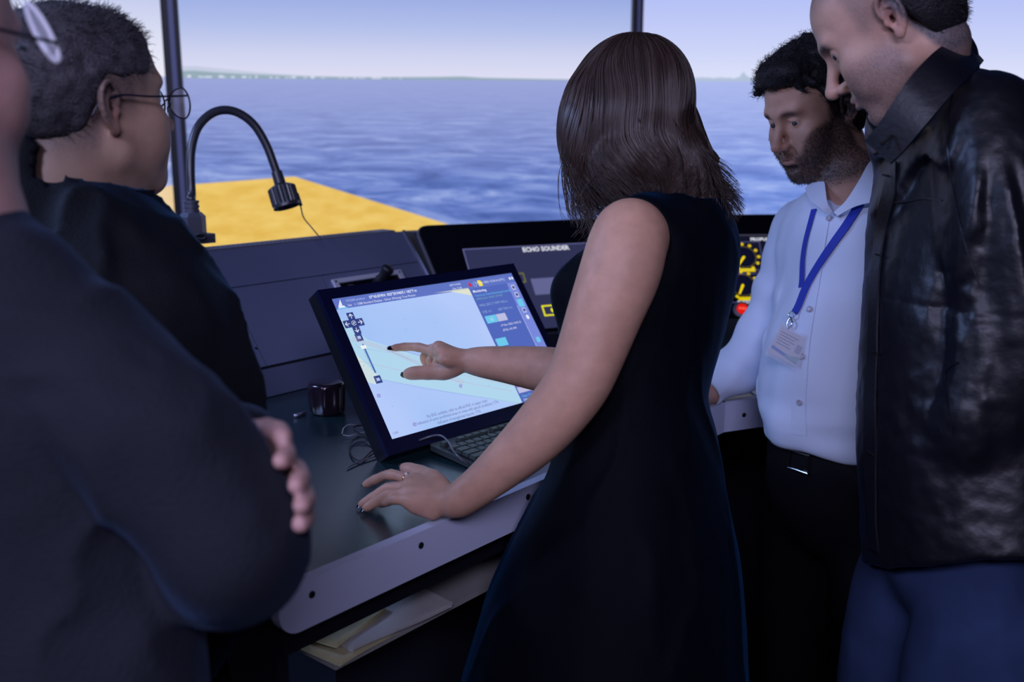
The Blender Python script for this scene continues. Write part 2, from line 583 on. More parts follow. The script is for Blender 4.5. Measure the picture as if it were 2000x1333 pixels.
# plates on the slanted face, recessed joints between them
sl = nz(np.array((0.965 - 0.782, 1.228 - 0.99)))      # up-slope in (D,z)
nrm1 = -n3 * sl[1] + Z3 * sl[0]                        # outward normal
up1 = n3 * sl[0] + Z3 * sl[1]
O1 = C1(0, 0.782, 0.99)
SL = 0.3002
def on1(px, py, off=0.0):
    return WP(px, py, O1 + nrm1 * off, nrm1)
def sb(px, py):
    p = on1(px, py) - O1
    return p.dot(u3), p.dot(up1)
s_left, b_top = sb(448, 567); s_mid, b2 = sb(625, 538)
_, bl = sb(520, 712)
g = 0.0012
bm_ = (b_top + b2) / 2
plates = [((0.30, 1.125), (bm_ + g, SL)), ((0.30, s_left - g), (0.0, bm_ - g)), ((s_left + g, s_mid - g), (0.0, bm_ - g)), ((s_mid + g, 1.125), (0.0, bm_ - g))]
for (sa, sb_), (ba, bb) in plates:
    bm = B(); add_obox(bm, O1, u3, up1, nrm1, (sa, sb_), (ba, bb), (0.0005, 0.004))
    obj('cover_plate', bm, M_panel, cons, bevel=0.0008)
bm = B(); add_obox(bm, C1(0, 0.782, 0), u3, -n3, Z3, (0.30, 1.125), (-0.001, 0.004), (0.922, 0.985))
obj('lower_plate', bm, M_panel, cons, bevel=0.0008)
bm = B(); add_obox(bm, C1(0, 0.965, 1.229), u3, n3, Z3, (0.36, 1.10), (0.0, 0.05), (0, 0.006))
ledge = obj('top_ledge', bm, mat('ledge_grey', (0.13, 0.14, 0.2), 0.5), cons, bevel=0.001)
for k in range(40):   # small vent slots along the ledge
    pass
bm = B()
for k in range(46):
    add_obox(bm, C1(0.42 + k * 0.0135, 0.975, 1.2345), u3, n3, Z3, (0, 0.004), (0.0, 0.022), (0.0004, 0.0012))
o = obj('vent_slots', bm, M_black, cons); o['kind'] = 'stuff'
bm = B(); add_obox(bm, O1, u3, up1, nrm1, (1.125, 1.133), (-0.0, SL + 0.002), (-0.01, 0.007))
obj('end_trim', bm, M_alu, cons, bevel=0.001)
for px, py in ((447, 598), (466, 597), (500, 681), (781, 543), (641, 567), (627, 569)):
    screw(on1(px, py, 0.004), nrm1, 0.0032, cons, M_scr)

# shelf and papers beneath the desk
sh = empty('under_desk_shelf', C1(0.3, 0.1, 0), 'dim beige shelf under the worktop, below the grey fascia', 'shelf')
bm = B(); add_obox(bm, C1(0, 0, 0), u3, n3, Z3, (0.090, 0.68), (0.040, 0.296), (0.732, 0.741))
obj('shelf_board', bm, mat('shelf_board', (0.27, 0.26, 0.24), 0.6, vary=(6, 0.1)), sh, bevel=0.001)
for s in (0.105, 0.68):
    bm = B(); add_obox(bm, C1(0, 0, 0), u3, n3, Z3, (s - 0.018, s), (0.22, 0.296), (0.742, 0.887))
    obj('side_support', bm, M_black, sh)
rp = random.Random(2)
Mpap = mat('paper', (0.85, 0.78, 0.50), 0.8, bump=(40, 0.3)); Mpap2 = mat('paper_grey', (0.75, 0.73, 0.70), 0.8)
plist = [(0.015, 0.02, 0.21, 0.17, 4, Mpap, 'yellowish loose paper at the left end of the shelf pile, lowest'),
         (0.045, 0.03, 0.20, 0.16, -5, Mpap2, 'grey sheet lying askew in the middle of the shelf pile'),
         (0.030, 0.045, 0.13, 0.13, 12, Mpap, 'small bright note on top of the shelf papers')]
zz = 0.7415
for s, D, w, h, a, m_, lab in plist:
    ca, sa = math.cos(math.radians(a)), math.sin(math.radians(a))
    ex = u3 * ca + n3 * sa; ey = -u3 * sa + n3 * ca
    bm = B(); bx = C1(s + 0.075, D + 0.010, zz)
    nx = 8
    for k in range(3):
        vs = []
        for i in range(nx + 1):
            for j in (0, 1):
                vs.append(bm.verts.new(list(bx + ex * (w * i / nx + 0.003 * k) + ey * (h * j + 0.002 * k) + Z3 * (k * 0.0016 + 0.0012 * math.sin(i * 0.9 + k)))))
        for i in range(nx):
            bm.faces.new((vs[2 * i], vs[2 * i + 2], vs[2 * i + 3], vs[2 * i + 1]))
    bmesh.ops.solidify(bm, geom=bm.faces[:], thickness=0.0008)
    tag(obj('paper_sheet', bm, m_), lab, 'paper', 'papers on the under-desk shelf')
    zz += 0.007

# ------------------------------------------------------------------ console, second (middle) section with the echo sounder display
T1, T2 = np.array((-0.268, 2.716)), np.array((0.545, 3.083))
def rear_console(Ta, Tb, name, label, t0=0.0, t1=0.0):
    u = nz(Tb - Ta); n = np.array((u[1], -u[0]))           # n points to the operator
    L_ = np.linalg.norm(Tb - Ta)
    U, N_ = np.array((*u, 0)), np.array((*n, 0))
    r = empty(name, (Ta[0], Ta[1], 0), label, 'console')
    o = np.array((Ta[0], Ta[1], 0))
    bm = B(); pr = [(-0.10, 0), (-0.06, 1.225), (0.0, 1.225), (0.22, 0.955), (0.22, 0.0)]
    la = [bm.verts.new(list(o + N_ * a + Z3 * z + U * (a * t0))) for a, z in pr]; ra = [bm.verts.new(list(o + N_ * a + Z3 * z + U * (L_ - a * t1))) for a, z in pr]
    bm.faces.new(la); bm.faces.new(ra[::-1])
    for i in range(len(pr)): bm.faces.new((la[i], la[(i + 1) % len(pr)], ra[(i + 1) % len(pr)], ra[i]))
    obj('cabinet', bm, M_dark, r, bevel=0.003)
    up = nz(-N_ * 0.22 + Z3 * 0.27); nr = np.cross(U, up)
    if nr.dot(N_) < 0: nr = -nr
    return r, o + Z3 * 1.225, U, up, nr, L_
mid, OM, UM, UPM, NRM, LM = rear_console(T1, T2, 'console_desk', 'black-framed console section showing the echo sounder display', 0.22, 0.19)
# black bezel (rounded corners)
def rounded_rect(o, U, V, x0, x1, y0, y1, r, n=6):
    out = []
    for cx, cy, a0 in ((x1 - r, y1 - r, 0), (x0 + r, y1 - r, 90), (x0 + r, y0 + r, 180), (x1 - r, y0 + r, 270)):
        for k in range(n + 1):
            a = math.radians(a0 + 90 * k / n)
            out.append(o + U * (cx + r * math.cos(a)) + V * (cy + r * math.sin(a)))
    return out
def skew(pts, O, U, V, x_l, x_r, sl, sr):
    """slant the left and right ends of a panel so that neighbouring panels mitre"""
    out = []
    for p in pts:
        x, y = (p - O).dot(U), (p - O).dot(V); t = (x - x_l) / (x_r - x_l); dn = max(0.0, -y)
        out.append(p + U * dn * (sl * (1 - t) - sr * t))
    return out
bm = B(); add_prism(bm, skew(rounded_rect(OM + NRM * 0.001, UM, UPM, 0.008, LM - 0.004, -0.345, 0.012, 0.03), OM, UM, UPM, 0.008, LM, 0.13, 0.135), NRM * 0.014)
obj('display_bezel', bm, M_gloss, mid, smooth=False, bevel=0.001)
bm = B(); add_prism(bm, skew(rounded_rect(OM - NRM * 0.0005, UM, UPM, 0.004, LM - 0.002, -0.347, 0.015, 0.032), OM, UM, UPM, 0.008, LM, 0.13, 0.135), NRM * 0.010)
obj('bezel_rim', bm, M_alu, mid)
def onM(px, py, off=0.0155):
    return WP(px, py, OM + NRM * off, NRM)
a = onM(903, 487) - OM; xe0, ye1 = a.dot(UM), a.dot(UPM)
es = empty('echo_sounder_display', OM, "dark grey lit display titled ECHO SOUNDER left of the woman's arm", 'display')
def flat(name, O, U, V, x0, x1, y0, y1, off, m, parent, Nn):
    bm = B(); add_obox(bm, O + Nn * off, U, V, Nn, (x0, x1), (y0, y1), (-0.0004, 0.0))
    return obj(name, bm, m, parent)
flat('display_face', OM, UM, UPM, xe0, 0.76, -0.335, ye1, 0.0162, emis('echo_bg', (48, 50, 84)), es, NRM)
bm = B()
Oe = OM + NRM * 0.0166
for (x0, x1, y0, y1) in ((xe0, 0.76, ye1 - 0.003, ye1), (xe0, xe0 + 0.003, -0.335, ye1)):
    add_poly(bm, [Oe + UM * x0 + UPM * y0, Oe + UM * x1 + UPM * y0, Oe + UM * x1 + UPM * y1, Oe + UM * x0 + UPM * y1])
obj('display_border', bm, emis('echo_border', (98, 100, 150)), es)
bm = B()
p = onM(1021, 490, 0.0168)
text_bm(bm, 'ECHO SOUNDER', p - UPM * 0.004, UM, UPM, 0.0205, bold=0.0006, sx=0.93)
obj('title_lettering', bm, emis('echo_white', (225, 228, 240)), es)
# yellow framed softkeys
def softkey(px, py, w, h, dim, parts='full'):
    p = onM(px, py, 0.0168)
    bm = B(); t = 0.0045
    def q(x0, x1, y0, y1): add_poly(bm, [p + UM * x0 + UPM * y0, p + UM * x1 + UPM * y0, p + UM * x1 + UPM * y1, p + UM * x0 + UPM * y1])
    if parts == 'full':
        q(0, w, -t, 0); q(0, w, -h, -h + t); q(0, t, -h + t, -t)
    q(w - t, w, -h + t, -t)
    if parts == 'right': q(0, w, -t, 0)
    if parts != 'right':
        add_poly(bm, [p + UM * (w / 2 + 0.007 * math.cos(a * math.pi / 6)) + UPM * (-h / 2 + 0.007 * math.sin(a * math.pi / 6)) for a in range(12)])
    obj('softkey_icon', bm, emis('key_dim', (104, 108, 56)) if dim else emis('key_yellow', (240, 232, 20)), es)
softkey(985, 535, 0.058, 0.032, True)
softkey(990, 568, 0.052, 0.034, True, 'right')
softkey(1005, 586, 0.044, 0.045, False, 'right')
softkey(1057, 597, 0.062, 0.034, False)
softkey(1085, 541, 0.055, 0.03, False)
p = onM(1036, 545, 0.0165)
bm = B(); add_poly(bm, [p, p + UM * 0.10, p + UM * 0.10 - UPM * 0.052, p - UPM * 0.052]); obj('value_box', bm, emis('echo_box', (98, 100, 145)), es)

# third (right) section with gauges
T3 = T2 + ang(3) * 1.6
rig, OR, UR_, UPR, NRR, LR = rear_console(T2 + np.array((0.012, 0)), T3, 'console_desk', "console section with propulsion gauges between the woman's back and the man in the white shirt", 0.19, 0.0)
bm = B(); add_prism(bm, skew(rounded_rect(OR + NRR * 0.001, UR_, UPR, -0.004, LR - 0.01, -0.345, 0.012, 0.02), OR, UR_, UPR, 0, LR, 0.135, 0.0), NRR * 0.014)
obj('display_bezel', bm, M_gloss, rig, bevel=0.001)
def onR(px, py, off=0.0155): return WP(px, py, OR + NRR * off, NRR)
gp = empty('propulsion_display', OR, 'small dark display with yellow dial gauges and red button, beside white sleeve', 'display')
a = onR(1434, 459) - OR; b_ = onR(1497, 462) - OR
flat('display_face', OR, UR_, UPR, a.dot(UR_), a.dot(UR_) + 0.62, -0.335, a.dot(UPR), 0.0162, emis('prop_bg', (20, 21, 40)), gp, NRR)
flat('top_rule', OR, UR_, UPR, a.dot(UR_), a.dot(UR_) + 0.62, a.dot(UPR) - 0.004, a.dot(UPR), 0.0168, emis('prop_rule', (66, 66, 84)), gp, NRR)
bm = B(); text_bm(bm, 'PROPULSION', onR(1466, 470.5, 0.0168), UR_, UPR, 0.0155, bold=0.0005); obj('title_lettering', bm, emis('echo_white', (225, 228, 240)), gp); bm = B(); text_bm(bm, 'RUDDER', onR(1441, 593, 0.0168), UR_, UPR, 0.0125, bold=0.0005)
obj('title_lettering', bm, emis('echo_white', (225, 228, 240)), gp)
def gauge(cx, cy, needle):
    c = onR(cx, cy, 0.0168) - OR; X, Y = c.dot(UR_), c.dot(UPR); O = OR + NRR * 0.0168
    P = lambda x, y, o=0: O + UR_ * (X + x) + UPR * (Y + y) + NRR * o
    g = obj('gauge', (lambda b: (add_poly(b, [P(0.036 * math.cos(k * math.pi / 16), 0.036 * math.sin(k * math.pi / 16)) for k in range(32)]), b)[1])(B()), emis('dial_face', (14, 16, 40)), gp)
    bm = B()
    for k in range(32):
        a0, a1 = k * math.pi / 16, (k + 1) * math.pi / 16
        add_poly(bm, [P(0.036 * math.cos(a0), 0.036 * math.sin(a0), .0002), P(0.0375 * math.cos(a0), 0.0375 * math.sin(a0), .0002), P(0.0375 * math.cos(a1), 0.0375 * math.sin(a1), .0002), P(0.036 * math.cos(a1), 0.036 * math.sin(a1), .0002)])
    obj('dial_ring', bm, emis('ring_dim', (120, 104, 40)), g)
    for k in range(12):
        a0 = k * math.pi / 6
        if 4.3 < a0 < 5.1: continue
        bm = B(); add_poly(bm, [P(0.045 * math.cos(a0) + 0.0052 * math.cos(q * math.pi / 5), 0.045 * math.sin(a0) + 0.0052 * math.sin(q * math.pi / 5), .0003) for q in range(10)])
        obj('tick_dot', bm, emis('tick_yellow', (226, 196, 30)), g)
    bm = B(); a0 = math.radians(needle); d = (math.cos(a0), math.sin(a0)); s_ = (-d[1], d[0])
    add_poly(bm, [P(d[0] * t + s_[0] * w, d[1] * t + s_[1] * w, .0004) for t, w in ((0, -0.004), (0.034, -0.0025), (0.034, 0.0025), (0, 0.004), (-0.004, 0))])
    obj('needle', bm, emis('needle_yellow', (246, 218, 10)), g)
    bm = B(); 
    for y in (-0.046, -0.052): add_poly(bm, [P(-0.02, y + 0.0045, .0004), P(-0.02, y, .0004), P(0.028, y, .0004), P(0.028, y + 0.0045, .0004)])
    obj('value_bar', bm, emis('needle_yellow', (246, 218, 10)), g)
    bm = B(); 
    for x0, x1, y0, y1 in ((-0.056, 0.056, 0.0515, 0.054), (-0.056, 0.056, -0.060, -0.0575), (0.0535, 0.056, -0.0575, 0.0515), (-0.056, -0.0535, -0.0575, 0.0515)):
        add_poly(bm, [P(x0, y0, .0001), P(x1, y0, .0001), P(x1, y1, .0001), P(x0, y1, .0001)])
    obj('gauge_frame', bm, emis('gauge_frame', (78, 78, 128)), g)
gauge(1453, 502, 235); gauge(1451, 557, 245)
c = onR(1449, 606, 0.0165)
bm = B(); add_lathe(bm, c, NRR, [(0, 0.026), (0.004, 0.026), (0.006, 0.020), (0.0062, 0.018)], 28); obj('button_ring', bm, M_alu, gp, smooth=True, autosm=True)
bm = B(); add_lathe(bm, c + NRR * 0.0063, NRR, [(0, 0.0165), (0.003, 0.0165), (0.0045, 0.013)], 28)
btn = obj('red_button', bm, emis('red_lamp', (226, 26, 18)), gp, label='lit red push button')
bm = B(); text_bm(bm, 'PULL', c + NRR * 0.0112 - UR_ * 0.0115 - UPR * 0.0035, UR_, UPR, 0.0105, bold=0.0003); obj('button_lettering', bm, emis('pink_text', (255, 120, 100)), btn)
bm = B(); q = c - UPR * 0.03 - UR_ * 0.012; add_poly(bm, [q, q + UR_ * 0.024, q + UR_ * 0.024 - UPR * 0.008, q - UPR * 0.008]); obj('value_bar', bm, emis('lime', (190, 220, 40)), gp)
# ------------------------------------------------------------------ tilted chart monitor
uM_ = nz((0.695, 0.719, 0)); wM = np.array((-0.416, 0.40, 0.814)); wM = nz(wM - uM_ * wM.dot(uM_)); nMo = np.cross(uM_, wM)
OB = np.array((-0.214, 1.698, 0.960))
SW, SH = 0.476, 0.286
mon = empty('touch_monitor', (-0.05, 1.87, 0.92), 'tilted black touchscreen monitor showing a pale blue nautical chart', 'monitor')
def MB(name, x, y, z, m, parent=mon, bev=0.0):
    bm = B(); add_obox(bm, OB, uM_, wM, nMo, x, y, z)
    return obj(name, bm, m, parent, bevel=bev)
MB('housing', (-0.022, SW + 0.020), (-0.028, SH + 0.022), (-0.036, -0.0095), M_black, bev=0.004)
for nm, x, y in (('bezel_left', (-0.022, -0.0004), (-0.028, SH + 0.022)), ('bezel_right', (SW + 0.0004, SW + 0.020), (-0.028, SH + 0.022)),
                 ('bezel_top', (-0.0004, SW + 0.0004), (SH + 0.0004, SH + 0.022)), ('bezel_bottom', (-0.0004, SW + 0.0004), (-0.028, -0.0004))):
    MB(nm, x, y, (-0.0095, 0.0015), mat('bezel_glow_blue', (0.004, 0.006, 0.036), 0.35, spec=0.5))  # blue in the base colour imitates the screen's glow on the bezel
# stand foot
bm = B(); c = np.array((-0.03, 1.93, 0.92))
add_obox(bm, c, uM_, nz((-0.719, 0.695, 0)), Z3, (-0.10, 0.10), (-0.06, 0.10), (0.0005, 0.012)); obj('stand_foot', bm, M_black, mon, bevel=0.003)
bm = B(); mid_back = OB + uM_ * (SW / 2) + wM * 0.12 - nMo * 0.043
add_tube(bm, [c + nz((-0.719, 0.695, 0)) * 0.04 + Z3 * 0.012, mid_back - nMo * 0.02, mid_back], [0.022, 0.02, 0.02], 12); obj('stand_neck', bm, M_black, mon, smooth=True)
def spoly(bm, pts, z, mi=0):
    add_poly(bm, [OB + uM_ * x + wM * y + nMo * z for x, y in pts], mi)
def srect(bm, x0, x1, y0, y1, z, mi=0): spoly(bm, [(x0, y0), (x1, y0), (x1, y1), (x0, y1)], z, mi)
# pixel -> screen coordinates
def S(px, py):
    p = WP(px, py, OB, nMo) - OB
    return p.dot(uM_), p.dot(wM)
def chart_mat():
    m = bpy.data.materials.new('chart_image'); m.use_nodes = True
    nt = m.node_tree; nt.nodes.clear(); N = lambda t: nt.nodes.new(t); L = nt.links.new
    tc = N('ShaderNodeTexCoord'); n = N('ShaderNodeTexNoise'); n.inputs['Scale'].default_value = 3.2; n.inputs['Detail'].default_value = 1.5
    L(tc.outputs['Object'], n.inputs['Vector']); r = N('ShaderNodeValToRGB'); L(n.outputs['Fac'], r.inputs[0])
    lin = lambda c: [((q / 255 + 0.055) / 1.055) ** 2.4 for q in c] + [1]
    e = r.color_ramp.elements; e[0].position = 0.35; e[0].color = lin((158, 192, 244)); e[1].position = 0.62; e[1].color = lin((180, 202, 250))
    em = N('ShaderNodeEmission'); L(r.outputs[0], em.inputs[0]); out = N('ShaderNodeOutputMaterial'); L(em.outputs[0], out.inputs[0]); return m
M_chart = chart_mat()
bm = B(); srect(bm, 0, SW, 0, SH, 0.0); scr = obj('screen_panel', bm, M_chart, mon)
def sub(name, bm, m): return obj(name, bm, m, scr)
xs, _ = S(915, 563); XP = xs  # left side of the info panel
BARY = SH - 0.0225
# depth areas
bm = B(); spoly(bm, [S(660, 618), S(718, 664), S(900, 722), S(1078, 762), (XP, 0.078), (XP, 0.002), S(1010, 789), S(735, 740), S(700, 720)], 0.0004); sub('shallow_area', bm, emis('chart_green', (176, 214, 238)))
bm = B(); spoly(bm, [S(693, 690), S(745, 742), S(732, 752), S(712, 745)], 0.0006); sub('yellow_shoal', bm, emis('chart_shoal', (204, 222, 226)))
bm = B(); spoly(bm, [S(846, 573), S(914, 563), S(922, 578), S(880, 570)], 0.0006); sub('yellow_shoal', bm, emis('chart_shoal2', (222, 226, 206)))
bm = B(); srect(bm, 0, SW, BARY, SH, 0.0006); sub('top_bar', bm, emis('bar_blue', (96, 116, 196)))
bm = B(); srect(bm, XP, SW, 0, BARY, 0.0007); sub('side_panel', bm, emis('panel_blue', (82, 104, 188)))
bm = B(); srect(bm, SW - 0.028, SW, 0, BARY + 0.0, 0.0009); sub('icon_column', bm, emis('panel_light', (120, 136, 218)))
bm = B(); srect(bm, SW - 0.0295, SW - 0.028, 0.0, BARY - 0.055, 0.0011); sub('panel_rule', bm, emis('rule_pale', (180, 186, 240)))
M_w = emis('ui_white', (226, 232, 252)); M_pl = emis('ui_pale', (176, 192, 236)); M_dk = emis('ui_dark', (52, 66, 132)); M_cy = emis('ui_cyan', (110, 200, 236)); M_gr = emis('ui_grey', (186, 190, 226))
Tz = 0.0013
def txt(s, x, y, size, m, name='screen_lettering', **k):
    bm = B(); text_bm(bm, s, OB + uM_ * x + wM * y + nMo * Tz, uM_, wM, size, **k); return sub(name, bm, m)
txt('17 Nov 2023 12:26:16 (UTC)', SW - 0.115, BARY + 0.008, 0.0072, M_w)
txt('GMT+03:00', XP - 0.048, BARY + 0.0125, 0.0062, M_w); txt('Day 13.28', XP - 0.044, BARY + 0.004, 0.0062, M_w)
txt('37\u00b043.874\'N  023\u00b029.946\'E / 182\u00b07 m', 0.082, BARY + 0.0122, 0.0078, M_w, bold=0.0002)
txt('WGS84 position', 0.028, BARY + 0.0125, 0.0066, M_pl)
txt('Sea   1: 1588 Standard Display - Other (Missing) True Motion', 0.028, BARY + 0.003, 0.0066, M_w)
bm = B(); spoly(bm, [(0.006, BARY + 0.002), (0.022, BARY + 0.002), (0.020, BARY + 0.006), (0.0165, BARY + 0.006), (0.0165, SH - 0.003), (0.007, BARY + 0.006)], Tz); sub('sail_icon', bm, M_w)
bm = B(); srect(bm, 0.003, 0.026, BARY + 0.0003, BARY + 0.0025, 0.0011); sub('icon_base', bm, M_cy)
xr, yr = S(917, 557)
bm = B(); spoly(bm, [(xr - 0.005, yr - 0.004), (xr + 0.006, yr - 0.004), (xr + 0.0, yr + 0.007)], Tz); sub('alarm_icon', bm, emis('ui_red', (216, 40, 60)))
xr, yr = S(937, 554)
bm = B(); spoly(bm, [(xr + (0.0055) * a, yr + 0.0068 * b) for a, b in ((-1, -1), (1, -1), (1, 0.5), (0.4, 1), (-1, 1))], Tz); sub('alarm_icon', bm, emis('ui_yellow', (246, 222, 60)))
xr, yr = S(927, 556)
bm = B(); add_tube(bm, [OB + uM_ * (xr + 0.004 * math.cos(a * math.pi / 6)) + wM * (yr + 0.0055 * math.sin(a * math.pi / 6)) + nMo * Tz for a in range(13)], 0.0004, 4); sub('ring_icon', bm, M_pl)
px0 = XP + 0.006
txt('Monitoring', px0, BARY - 0.010, 0.0085, M_w, bold=0.0002)
txt('Two-Cross Track Monitoring Route No.', px0, BARY - 0.0195, 0.0065, M_cy)
txt('APPROACH  NAME  WP-002', px0, BARY - 0.0275, 0.0062, emis('ui_green', (120, 176, 170)))
M_pg = emis('ui_palegreen', (150, 186, 216))
txt('WOL 227.2 T', px0, BARY - 0.043, 0.0075, M_pg); txt('WPT 002 m', px0 + 0.045, BARY - 0.043, 0.0075, M_pg)
txt('XTE  0.1', px0, BARY - 0.059, 0.0075, M_pg); txt('OFF TRK 5 m', px0 + 0.045, BARY - 0.059, 0.0075, M_pg)
bm = B(); srect(bm, px0, px0 + 0.031, BARY - 0.083, BARY - 0.066, 0.0011); sub('panel_button', bm, M_cy)
bm = B(); srect(bm, px0 + 0.032, px0 + 0.06, BARY - 0.083, BARY - 0.066, 0.0011); sub('panel_button', bm, M_gr)
txt('12', px0 + 0.011, BARY - 0.078, 0.009, M_w)
txt('17 Nov 2023 14:02:15', px0 + 0.032, BARY - 0.095, 0.0068, M_w); txt('(ETA) 142 NM', px0 + 0.032, BARY - 0.106, 0.0068, M_w)
bm = B(); srect(bm, px0, px0 + 0.03, BARY - 0.137, BARY - 0.119, 0.0011); sub('panel_button', bm, M_cy)
txt('Data Set', px0, BARY - 0.150, 0.007, emis('ui_midcyan', (90, 150, 226)))
bm = B(); srect(bm, px0 - 0.003, SW - 0.031, BARY - 0.176, BARY - 0.159, 0.0011); sub('panel_button', bm, M_gr)
txt('Position Monitoring', px0 + 0.012, BARY - 0.170, 0.007, M_w)
txt('83.4', px0, BARY - 0.192, 0.0135, emis('ui_lime', (80, 214, 70)), bold=0.0004); txt('NM', px0, BARY - 0.2, 0.006, M_w)
txt('1209.8', SW - 0.070, BARY - 0.194, 0.0155, M_w, bold=0.0005)
txt('Depth m', px0 + 0.03, BARY - 0.214, 0.007, M_pl)
bm = B(); srect(bm, px0 - 0.003, SW - 0.031, 0.020, 0.033, 0.0011); sub('panel_button', bm, M_gr)
txt('Clear Chart Alarms', px0, 0.010, 0.0075, M_cy); txt('CPA 0.5  16 NM', px0, 0.002, 0.0065, M_w)
for i, (yy, m_) in enumerate(((BARY - 0.012, M_gr), (BARY - 0.030, M_gr), (BARY - 0.050, M_cy), (BARY - 0.068, M_pl), (BARY - 0.085, M_w), (BARY - 0.14, M_cy), (BARY - 0.165, M_pl))):
    bm = B()
    if i == 4: spoly(bm, [(SW - 0.014 + 0.0045 * math.cos(a * math.pi / 6), yy + 0.0055 * math.sin(a * math.pi / 6)) for a in range(12)], Tz)
    elif i == 2: srect(bm, SW - 0.023, SW - 0.006, yy - 0.009, yy + 0.009, Tz)
    else:
        srect(bm, SW - 0.020, SW - 0.009, yy - 0.006, yy + 0.006, Tz)
    sub('column_icon', bm, m_)
    if i in (0, 1, 3):
        bm = B(); srect(bm, SW - 0.0175, SW - 0.0115, yy - 0.003, yy + 0.003, Tz + 0.0003); sub('icon_mark', bm, M_dk)
bm = B()
for x, y in ((SW - 0.012, BARY + 0.010), (SW - 0.0045, BARY + 0.010)): srect(bm, x - 0.003, x + 0.002, y - 0.003, y + 0.003, Tz)
sub('window_button', bm, M_w)
# pan pad
def uv(px, py): return np.array(S(px, py))
cpad = uv(690.5, 632)
hs = 0.0083
for dx, dy, rot in ((0, 0, None), (0, 1.75, 90), (0, -1.75, 270), (-1.75, 0, 180), (1.75, 0, 0)):
    cx, cy = cpad[0] + dx * hs, cpad[1] + dy * hs
    bm = B(); srect(bm, cx - hs * 0.93, cx + hs * 0.93, cy - hs * 0.93, cy + hs * 0.93, 0.0010)
    b = sub('pan_button', bm, M_dk)
    bm = B()
    if rot is None:
        add_tube(bm, [OB + uM_ * (cx + 0.0045 * math.cos(a * math.pi / 6)) + wM * (cy + 0.0045 * math.sin(a * math.pi / 6)) + nMo * Tz for a in range(12)], 0.0005, 4)
        spoly(bm, [(cx - .0015, cy - .0015), (cx + .0015, cy - .0015), (cx + .0015, cy + .0015), (cx - .0015, cy + .0015)], Tz)
    else:
        c_, s_ = math.cos(math.radians(rot)), math.sin(math.radians(rot))
        R_ = lambda x, y: (cx + x * c_ - y * s_, cy + x * s_ + y * c_)
        spoly(bm, [R_(-.005, -.0007), R_(.004, -.0007), R_(.004, .0007), R_(-.005, .0007)], Tz)
        spoly(bm, [R_(.0055, 0), R_(.0005, .005), R_(-.0007, .0042), R_(.003, 0)], Tz)
        spoly(bm, [R_(.0055, 0), R_(.003, 0), R_(-.0007, -.0042), R_(.0005, -.005)], Tz)
    sub('arrow_icon', bm, M_w)
for px, py in ((701, 660), (738, 742)):
    c = uv(px, py); bm = B(); srect(bm, c[0] - 0.0075, c[0] + 0.0075, c[1] - 0.0075, c[1] + 0.0075, 0.001); sub('zoom_button', bm, M_dk)
    bm = B(); srect(bm, c[0] - 0.0035, c[0] + 0.0035, c[1] - 0.003, c[1] + 0.003, Tz); srect(bm, c[0] - 0.005, c[0] - 0.0045, c[1] - 0.005, c[1] + 0.005, Tz); sub('button_mark', bm, M_pl)
def sline(bm, pts, w, z=0.0012):
    for a, b in zip(pts, pts[1:]):
        a, b = np.array(a), np.array(b); d = nz(b - a); s_ = np.array((-d[1], d[0])) * w / 2
        spoly(bm, [a - s_, b - s_, b + s_, a + s_], z)
bm = B(); sline(bm, [uv(708, 673), uv(733, 729)], 0.0034, 0.0011); sub('zoom_slider', bm, emis('ui_slider', (70, 112, 196)))
bm = B(); c0, c1 = uv(711, 684), uv(732, 728)
for k in range(16):
    p = c0 + (c1 - c0) * k / 15; d = nz(c1 - c0); s_ = np.array((-d[1], d[0]))
    sline(bm, [p - s_ * 0.003, p + s_ * 0.003], 0.0006)
sub('slider_ticks', bm, emis('ui_tick', (40, 50, 90)))
c = uv(709.5, 679); bm = B(); srect(bm, c[0] - 0.006, c[0] + 0.006, c[1] - 0.0035, c[1] + 0.0035, 0.0015); sub('slider_thumb', bm, emis('thumb_white', (236, 240, 240)))
# routes
Mrt = emis('route_red', (206, 150, 178)); Mbl = emis('line_blue', (108, 128, 184)); Mgy = emis('line_grey', (140, 162, 206))
bm = B()
for o in (0, 3, 6): sline(bm, [uv(687, 659 + o), uv(760, 682 + o), uv(835, 716 + o), uv(905, 745 + o * 1.2)], 0.0006)
sline(bm, [uv(700, 706), uv(790, 726), uv(1000, 765)], 0.0005)
sline(bm, [uv(900, 733), uv(1075, 772)], 0.0005)
sub('route_lines', bm, Mrt)
bm = B()
sline(bm, [uv(754, 680), uv(767, 680), uv(835, 700)], 0.0006); sline(bm, [uv(754, 680), uv(755, 685), uv(764, 688), uv(822, 713)], 0.0006)
sline(bm, [uv(762, 680.5), uv(763, 687)], 0.0006)
sub('ship_outline', bm, Mbl)
bm = B(); sline(bm, [uv(735, 740), uv(830, 760), uv(1012, 788)], 0.0006); sline(bm, [uv(676, 655), uv(700, 680), uv(760, 690)], 0.0004); sub('contour_lines', bm, Mgy)
for px, py in ((739, 774), (809, 830), (899, 755)):
    c = uv(px, py); bm = B(); add_tube(bm, [OB + uM_ * (c[0] + 0.0032 * math.cos(a * math.pi / 6)) + wM * (c[1] + 0.0032 * math.sin(a * math.pi / 6)) + nMo * Tz for a in range(13)], 0.0006, 4)
    sline(bm, [c - (0.0015, 0.001), c + (0.0015, 0.001)], 0.001); sub('buoy_symbol', bm, emis('buoy_violet', (132, 104, 198)))
bm = B()
for px, py in ((851, 631), (792, 645), (771, 589), (937, 655), (955, 754), (766, 795), (710, 715), (790, 625), (668, 610)):
    c = uv(px, py); sline(bm, [c - (0.002, 0.0003), c + (0.002, 0.0006)], 0.0007)
sub('depth_marks', bm, Mgy)
Mtx = emis('chart_text', (104, 112, 172))
